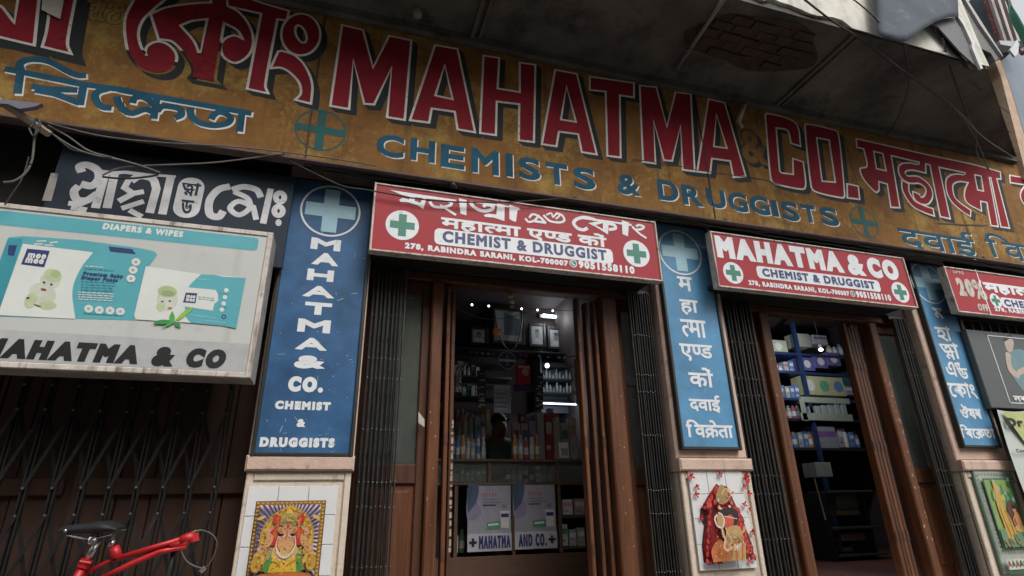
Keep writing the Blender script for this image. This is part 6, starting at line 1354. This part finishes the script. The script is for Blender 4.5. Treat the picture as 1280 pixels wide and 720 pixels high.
wz = .25 + R_w + .018; fwx = kp(790, 400).x; rwx = fwx - 1.02
wheel(rwx, wz, YK); wheel(fwx, wz, YK + .05)
for dy in (-.05, .05):
    MB().tube([bb, (bb.x - .1, YK + dy, bb.z - .0), (rwx, YK + dy, wz)], .009, 8).build('chain_stay', M_bikered, t, smooth=True)
    MB().tube([st_low + d * .05, (st_low.x - .1, YK + dy, st_low.z - .12), (rwx, YK + dy, wz)], .008, 8).build('seat_stay', M_bikered, t, smooth=True)
    MB().tube([fk, (fk.x, YK + .05 + dy * .6, fk.z - .08), (fwx, YK + .05 + dy, wz)], .010, 8).build('fork_blade', M_saddle, t, smooth=True)
m = MB(); m.lathe((0, 0, 0), [(.001, 0), (.09, 0), (.09, .004), (.001, .004)], 28); m2 = MB(); m2.add([(bb.x + v[0], YK - .05 + v[2], bb.z + v[1]) for v in m.v], m.f); m2.build('chainring', M_chrome, t)
for sg in (1, -1): m = MB(); m.tube([(bb.x, YK - .06 * sg, bb.z), (bb.x + .10 * sg, YK - .07 * sg, bb.z - .13 * sg)], .009, 6); m.box(bb.x + .10 * sg - .04, bb.x + .10 * sg + .04, YK - .07 * sg - .1 * (sg > 0), YK - .07 * sg + .1 * (sg < 0), bb.z - .13 * sg - .01, bb.z - .13 * sg + .01); m.build('crank', M_chrome, t)
MB().tube([kp(q[0], q[1], q[2]) for q in ((1000,202,0),(1030,186,.01),(1070,182,.01))], .0035, 6).build('cable', cmat(.10,.16,.04), t)
cab = [(1070,182,1),(1130,205,1),(1172,255,1),(1165,330,1),(1120,420,1),(1082,452,1)]
MB().tube([kp(q[0], q[1]) for q in smooth_loop(cab, False)], .0033, 6).build('cable', cmat(.06,.06,.065), t, smooth=True)
MB().tube([kp(q[0], q[1]) for q in smooth_loop([(925,285,1),(930,340,1),(970,405,1),(1030,438,1),(1072,448,1)], False)], .0045, 6).build('cable', cmat(.05,.05,.05), t, smooth=True)
MB().tube([kp(1060, 472), kp(1090, 440)], .009, 8).build('cable_end', M_chrome, t)
# ================================================================== CABLES
def wire(px, Y, r, m_, label, name='cable', grp=None, seed=0, jit=0, n=8):
    L = smooth_loop([(q[0], q[1], 1) for q in px], False, n); rr = random.Random(seed); pts = []
    Ys = Y if isinstance(Y, (tuple, list)) else (Y, Y)
    for i, q in enumerate(L): f = i / (len(L) - 1); pts.append(P(q[0], q[1], Ys[0] + (Ys[1] - Ys[0]) * f) + Vector((0, 0, rr.uniform(-jit, jit))))
    o = MB().tube(pts, r, 6).build(name, m_, None, smooth=True); o['label'] = label; o['category'] = name.replace('_', ' ')
    if grp: o['group'] = grp
    return o
GC = 'cables slung over the shopfront'
wire([(58,153),(124,169.5),(200,178),(300,184),(400,196),(470,207)], 3.30, .0045, M_wireg, 'thin grey cable close under the ochre board at the left', grp=GC)
wire([(60,157),(84,170),(110,188),(136,196),(172,206),(200,216)], 3.32, .006, M_wireg, 'upper cable of the loose bunch sagging past the old Bengali board', grp=GC)
wire([(55,160),(72,172),(95,186),(118,194),(150,200),(172,206)], 3.30, .006, M_wireg, 'middle cable of the loose bunch sagging past the old Bengali board', grp=GC)
wire([(48,152),(66,168),(88,186),(102,190),(125,196),(140,197)], 3.28, .005, M_wire, 'lowest cable of the loose bunch sagging past the old Bengali board', grp=GC)
wire([(128,219),(150,210),(185,207),(270,203),(353,192)], 3.33, .005, M_wireg, 'pale cable rising right over the old Bengali board', grp=GC)
wire([(128,221),(150,223),(175,222),(198,217),(172,207)], 3.33, .006, M_wire, 'dark cable loop lying over the old Bengali letters', grp=GC)
wire([(360,200),(400,220),(430,233),(460,237.6),(519,248),(555,251.5),(594,252.8),(650,252),(720,246.5)], 3.35, .0052, M_wire, 'black cable crossing the top of the widest red board', grp=GC)
wire([(718,246),(740,250),(775,262),(800,268),(850,274)], 3.42, .005, M_wire, 'black cable sagging above the middle blue sign', grp=GC)
wire([(46,160),(43,175),(40,200),(32,216),(18,226),(4,228)], 3.25, .006, M_wireg, 'grey cable curling down beside the left wooden batten', grp=GC)
wire([(36,196),(28,222),(14,244),(6,256)], 3.25, .004, M_wire, 'thin dark cable hanging to the top of the light box', grp=GC)
for k in range(3):
    rr = random.Random(k); wire([(380 + i * 75, P2 - 0) for i, P2 in enumerate([204 + k * 2.5 + rr.uniform(-2, 2) + i * 11.0 for i in range(13)])], 3.38 + .015 * k, .008, M_wire, ['upper','middle','lower'][k] + ' black cable of the bundle running under the whole ochre board', grp=GC, seed=k, jit=.006)
t = thing('cable_ties', 'dark tape knots holding the cable bundle under the ochre board', 'cable ties', tuple(P(720, 252, 3.37)))
for (x, y) in ((566, 232), (720, 250), (905, 276), (1063, 300), (1226, 322), (357, 196)):
    c_ = P(x, y, 3.37); m = MB(); m.ball(c_, (.03, .03, .026), n=8); m.tube([c_ + Vector((.01, -.02, 0)), c_ + Vector((.025, -.03, -.04))], .004, 5); m.build('knot', M_wire, t, smooth=True)
wire([(1000,-5),(1040,26),(1073,47),(1120,82),(1157,108),(1190,132)], (2.2, 2.75), .008, M_wire, 'long black cable slanting down across the balcony at the upper right', grp=GC)
wire([(1060,-6),(1085,14),(1103,32)], 2.3, .006, M_wire, 'short black cable in front of the white balcony edge', grp=GC)
wire([(1190,132),(1215,165),(1237,214)], (2.75, 3.3), .005, M_wireg, 'grey cable dropping to the end of the big Hindi word', grp=GC)
wire([(1192,134),(1218,160),(1222,195),(1240,216)], (2.75, 3.3), .004, M_wireg, 'thin grey cable beside the one dropping to the Hindi word', grp=GC)
wire([(1190,132),(1225,168),(1250,186),(1276,202)], (2.75, 3.2), .005, M_wireg, 'pale cable sagging to the right end of the ochre board', grp=GC)
wire([(1129,55),(1136,90),(1134,115),(1126,138),(1115,160),(1105,171)], (2.38, 3.3), .0055, M_wire, 'slack black cable hanging down from the balcony edge', grp=GC)
wire([(1129,55),(1160,80),(1190,104),(1225,135),(1262,165)], (2.38, 3.1), .006, M_wire, 'black cable running right from the balcony edge under the slab', grp=GC)
wire([(1178,48),(1188,85),(1200,120),(1212,150)], (2.3, 2.9), .006, M_wire, 'black cable crossing the chipped balcony edge near the grey sheet', grp=GC)
wire([(1210,100),(1240,125),(1262,142)], (2.5, 3.0), .005, M_wire, 'short black cable under the balcony corner', grp=GC)
# batten, cloth and fixings
t = thing('wooden_batten', 'weathered wooden batten poking out at the left below the ochre board', 'batten', tuple(P(30, 150, 3.1)))
a, b = P(-30, 108, 3.1), P(62, 168, 3.22); m = MB(); m.tube([a, a.lerp(b, .5) + Vector((0, 0, .004)), b], .022, 4); m.build('batten_wood', cmat(.26, .21, .16), t)
wire([(38,160),(46,148),(50,158),(42,170),(36,160)], 3.14, .006, M_wire, 'tangle of black wire wound round the wooden batten', grp=GC)
m = MB(); prism(m, [(-20,116),(2,124),(52,129),(44,133),(24,136),(10,130),(-20,128)], 3.12, .03); o = m.build('cloth_scrap', cmat(.13, .12, .16)); o['label'] = 'faded purple cloth scrap caught over the wooden batten'; o['category'] = 'cloth'
c_ = P(522, 14, 3.18); t = thing('lamp_holder', 'old pale lamp holder hanging under the balcony above the letter M', 'lamp holder', tuple(c_))
MB().lathe((c_.x, c_.y, c_.z - .06), [(.018, 0), (.034, .015), (.034, .06), (.026, .075), (.026, .12), (.012, .13)], 12).build('holder', cmat(.26,.24,.22), t, smooth=True); MB().tube([c_ + Vector((0, 0, .06)), Vector((c_.x, c_.y, ZS))], .01, 6).build('stem', M_wireg, t)
t = thing('white_bracket', 'small white porcelain bracket on the board before the red CO.', 'bracket', tuple(P(926, 150, YB - .04)))
MB().tube([P(930, 132, YB - .04), P(923, 152, YB - .05)], .022, 8).build('insulator', cmat(.42,.41,.38), t, smooth=True); MB().tube([P(933, 120, YB - .01), P(930, 132, YB - .04)], .009, 6).build('hook', M_wire, t); MB().tube([P(923, 152, YB - .05), P(928, 160, YB - .03)], .016, 7).build('knob', cmat(.30,.28,.25), t)
t = thing('white_rod', 'pale metal rod fixed under the balcony slab above the letters MA', 'rod', tuple(P(880, 40, 2.8)))
a = PZ(912, -12, ZS - .05); b = PZ(846, 86, ZS - .06); MB().tube([a, b], .016, 8).build('tube', cmat(.22,.21,.20), t, smooth=True); m = MB(); q = a.lerp(b, .72); m.box(q.x - .03, q.x + .03, q.y - .015, q.y + .015, q.z - .02, ZS); m.build('clip', M_wireg, t)
# ================================================================== UPPER RIGHT
V4 = (1000, 0, 4.5)
t = thing('metal_sheet', 'bent grey metal sheet hanging over the white balcony edge at the upper right', 'sheet', tuple(P(1140, 20, 2.25)))
m = MB()      # the sheet bulges towards the street: columns follow its lower edge
low = reg(*V4, [(437,188),(480,215),(560,238),(600,232),(650,195),(690,165),(760,125),(830,98),(890,95)]); n = 14
vs = []; fs = []
for i, q in enumerate(low):
    for j in range(n):
        f = j / (n - 1); y = q[1] * (1 - f) + (-60 - q[1] * .2) * f; x = q[0] + (1 - (1 - f)) * (-4); dep = 2.31 - .05 * sin(pi * i / 8) * (1 - f) - .03 * f
        vs.append(tuple(P(x, y, dep)))
for i in range(len(low) - 1):
    for j in range(n - 1): fs.append((i * n + j, i * n + j + 1, (i + 1) * n + j + 1, (i + 1) * n + j))
m.add(vs, fs); o = m.build('front_face', M_sheet, t, smooth=True); md = o.modifiers.new('t', 'SOLIDIFY'); md.thickness = .004
m = MB(); prism(m, reg(*V4, [(740,132),(830,100),(890,94),(925,135),(975,240),(975,265),(1028,385),(990,372),(900,290),(780,155)]), 2.34, .012); m.build('curled_face', mat('shaded sheet back', (.10,.10,.105), .6, .2, 4, bump=.3), t)  # underside of the sheet, its shade put into a darker grey
m = MB(); prism(m, reg(*V4, [(885,88),(900,98),(935,150),(985,235),(985,268),(1030,385),(1016,386),(968,268),(966,240),(920,140)]), 2.32, .02); m.build('torn_rim', cmat(.55,.55,.53), t)
for q in (((735, 140), (935, 378)), ((752, 132), (955, 388)), ((745, 150), (905, 345))): MB().tube([P(*reg(*V4, [q[0]])[0], 2.36), P(*reg(*V4, [q[1]])[0], 2.42)], .011, 6).build('stay_rod', M_wire, t)
t = thing('neighbour_building', 'neighbouring grey and rusty building with a green pole at the right edge', 'building', (6.8, 3.1, 0))
YQ = 3.15
def pr(name, px, Y, dep, mt, par=t, r=V4): m = MB(); prism(m, reg(*r, px), Y, dep); return m.build(name, mt, par)
pr('pale_wall', [(955,215),(985,240),(1040,285),(1085,305),(1112,335),(1185,590),(1215,720),(1150,700),(1050,400)], 3.6, .3, mat('pale neighbour wall', (.42,.42,.40), .8, .15, 5, dirt=(.25,.24,.22), dirt_amt=.4))
pr('eave_beam', [(800,-60),(890,-60),(1010,130),(1138,318),(1098,342),(1075,300),(1015,270),(985,225),(930,110)], 3.2, .25, mat('grey eave', (.14,.135,.135), .8, .3, 6, bump=.4, dirt=(.06,.055,.05), dirt_amt=.4))
pr('eave_trim', [(893,-62),(905,-62),(1140,310),(1140,318),(1010,133)], 3.17, .2, cmat(.30,.29,.28))
pr('corner_post', [(1098,345),(1125,335),(1175,470),(1262,760),(1320,1000),(1275,1000),(1215,760),(1130,430)], 3.3, .3, mat('peach post', (.42,.30,.21), .8, .2, 7, dirt=(.22,.15,.11), dirt_amt=.45, bump=.3))
pr('blue_grey_wall', [(1126,335),(1110,290),(1140,205),(1330,330),(1330,1000),(1322,1000),(1264,760),(1177,470)], 3.5, .3, mat('blue grey wall', (.13,.17,.22), .5, .3, 3, dirt=(.30,.33,.36), dirt_amt=.35, stretch=(1, 1, .4)))
pr('dark_edge', [(1032,-60),(1062,-60),(1150,215),(1180,300),(1150,330),(1125,330)], 3.35, .2, mat('dark metal edge', (.06,.075,.09), .5, .3, 5))
for i in range(7):
    x0 = 1040 + i * 19; pr('cladding_rib', [(x0 - 4, -60), (x0 + 12, -60), (x0 + 12 + 95 + i * 3, 225 + i * 12), (x0 - 4 + 95 + i * 3, 222 + i * 12)], 3.30 - .03 * (i % 2), .05, [mat('rusty cladding', (.20,.06,.05), .6, .4, 14, dirt=(.30,.28,.27), dirt_amt=.5, dscale=20), cmat(.34,.30,.29)][i % 2])
pr('cladding_foot', [(1120,228),(1280,232),(1278,252),(1200,262),(1130,250)], 3.2, .1, cmat(.34,.36,.37))
MB().tube([P(*reg(*V4, [(1142, -60)])[0], 3.15), P(*reg(*V4, [(1205, 100)])[0], 3.15), P(*reg(*V4, [(1330, 330)])[0], 3.15)], .045, 8).build('pole', mat('green pole paint', (.08,.30,.20), .5, .2, 8), t, smooth=True)
m = MB(); prism(m, reg(*V4, [(1222,222),(1232,245),(1228,300),(1210,318),(1195,300),(1180,280),(1200,255)]), 3.1, .02); o = m.build('plastic_rag', cmat(.45,.47,.48)); o['label'] = 'torn white plastic rag snagged beside the green pole'; o['category'] = 'rag'
# ================================================================== ACROSS THE STREET (behind the viewer, put in and sized to shade the shopfront)
t = thing('opposite_building', 'four storey plastered building across the street, unseen and added to shade the shop', 'building', (-8, -7.5, 0))
MB().box(-34, 9.5, -14, -7.5, 0, 8.6).build('wall', mat('opposite wall', (.30,.26,.20), .85, .2, 2), t)
for fl_ in range(3):
    for i in range(16):
        x = -32 + i * 2.6; f_ = MB(); f_.rbox(x, x + 1.1, -7.49, -7.45, .9 + fl_ * 2.9, 2.5 + fl_ * 2.9, .02); g_ = f_.build('window', M_wood2, t); MB().box(x + .1, x + 1.0, -7.445, -7.44, 1.0 + fl_ * 2.9, 2.4 + fl_ * 2.9).build('shutter', M_darkwall, g_)

def lamp(q, Y, e, label, r=.06):
    l = bpy.data.lights.new('lamp_light', 'POINT'); l.energy = e; l.shadow_soft_size = r; l.color = (.88, .94, 1.0)
    o = bpy.data.objects.new('lamp_light', l); COL.objects.link(o); o.location = P(q[0], q[1], Y); return o
lamp((695, 398), 6.2, 2.2, ''); lamp((684, 460), 5.7, 2.5, ''); lamp((768, 402), 4.95, 1.5, '')
lamp((1026, 440), 5.15, 16, ''); lamp((961, 436), 5.15, 8, ''); lamp((700, 507), 5.8, 2.5, '')

def chips(par, x0, x1, y, z0, z1, n, seed, big=1.0):
    rr = random.Random(seed); m = MB()
    for i in range(n):
        x = x0 + (x1 - x0) * (rr.random() ** 2 if seed % 2 else 1 - rr.random() ** 2); z = rr.uniform(z0, z1); r = rr.uniform(.002, .007) * big; k = rr.randint(5, 7)
        L = [Vector((min(max(x + r * rr.uniform(.5, 1.2) * cos(2 * pi * j / k), x0), x1), z + r * rr.uniform(.8, 2.2) * sin(2 * pi * j / k))) for j in range(k)]
        L = clean(L)
        if len(L) > 3 and abs(area(L)) > 1e-7: fill(m, [orient(L, True)], y, M_chip if i % 3 else M_iron2)
    m.build('chipped_paint', None, par, kind='stuff')
fr = [o for o in bpy.data.objects if o.name.startswith('door_frame')]
chips(fr[0], xj0 + .012, xj1 - .012, YD - .0305, FL + .3, ZH - .2, 14, 1); chips(fr[0], xk0 + .012, xk1 - .012, YD - .0305, FL + .3, ZH - .4, 28, 2, .8)
chips(fr[1], 3.407, 3.478, YD - .0305, FL + .3, ZH - .3, 26, 3, .8); chips(fr[1], 4.632, 4.698, YD - .0305, FL + .3, ZH - .5, 70, 4, 1.3)
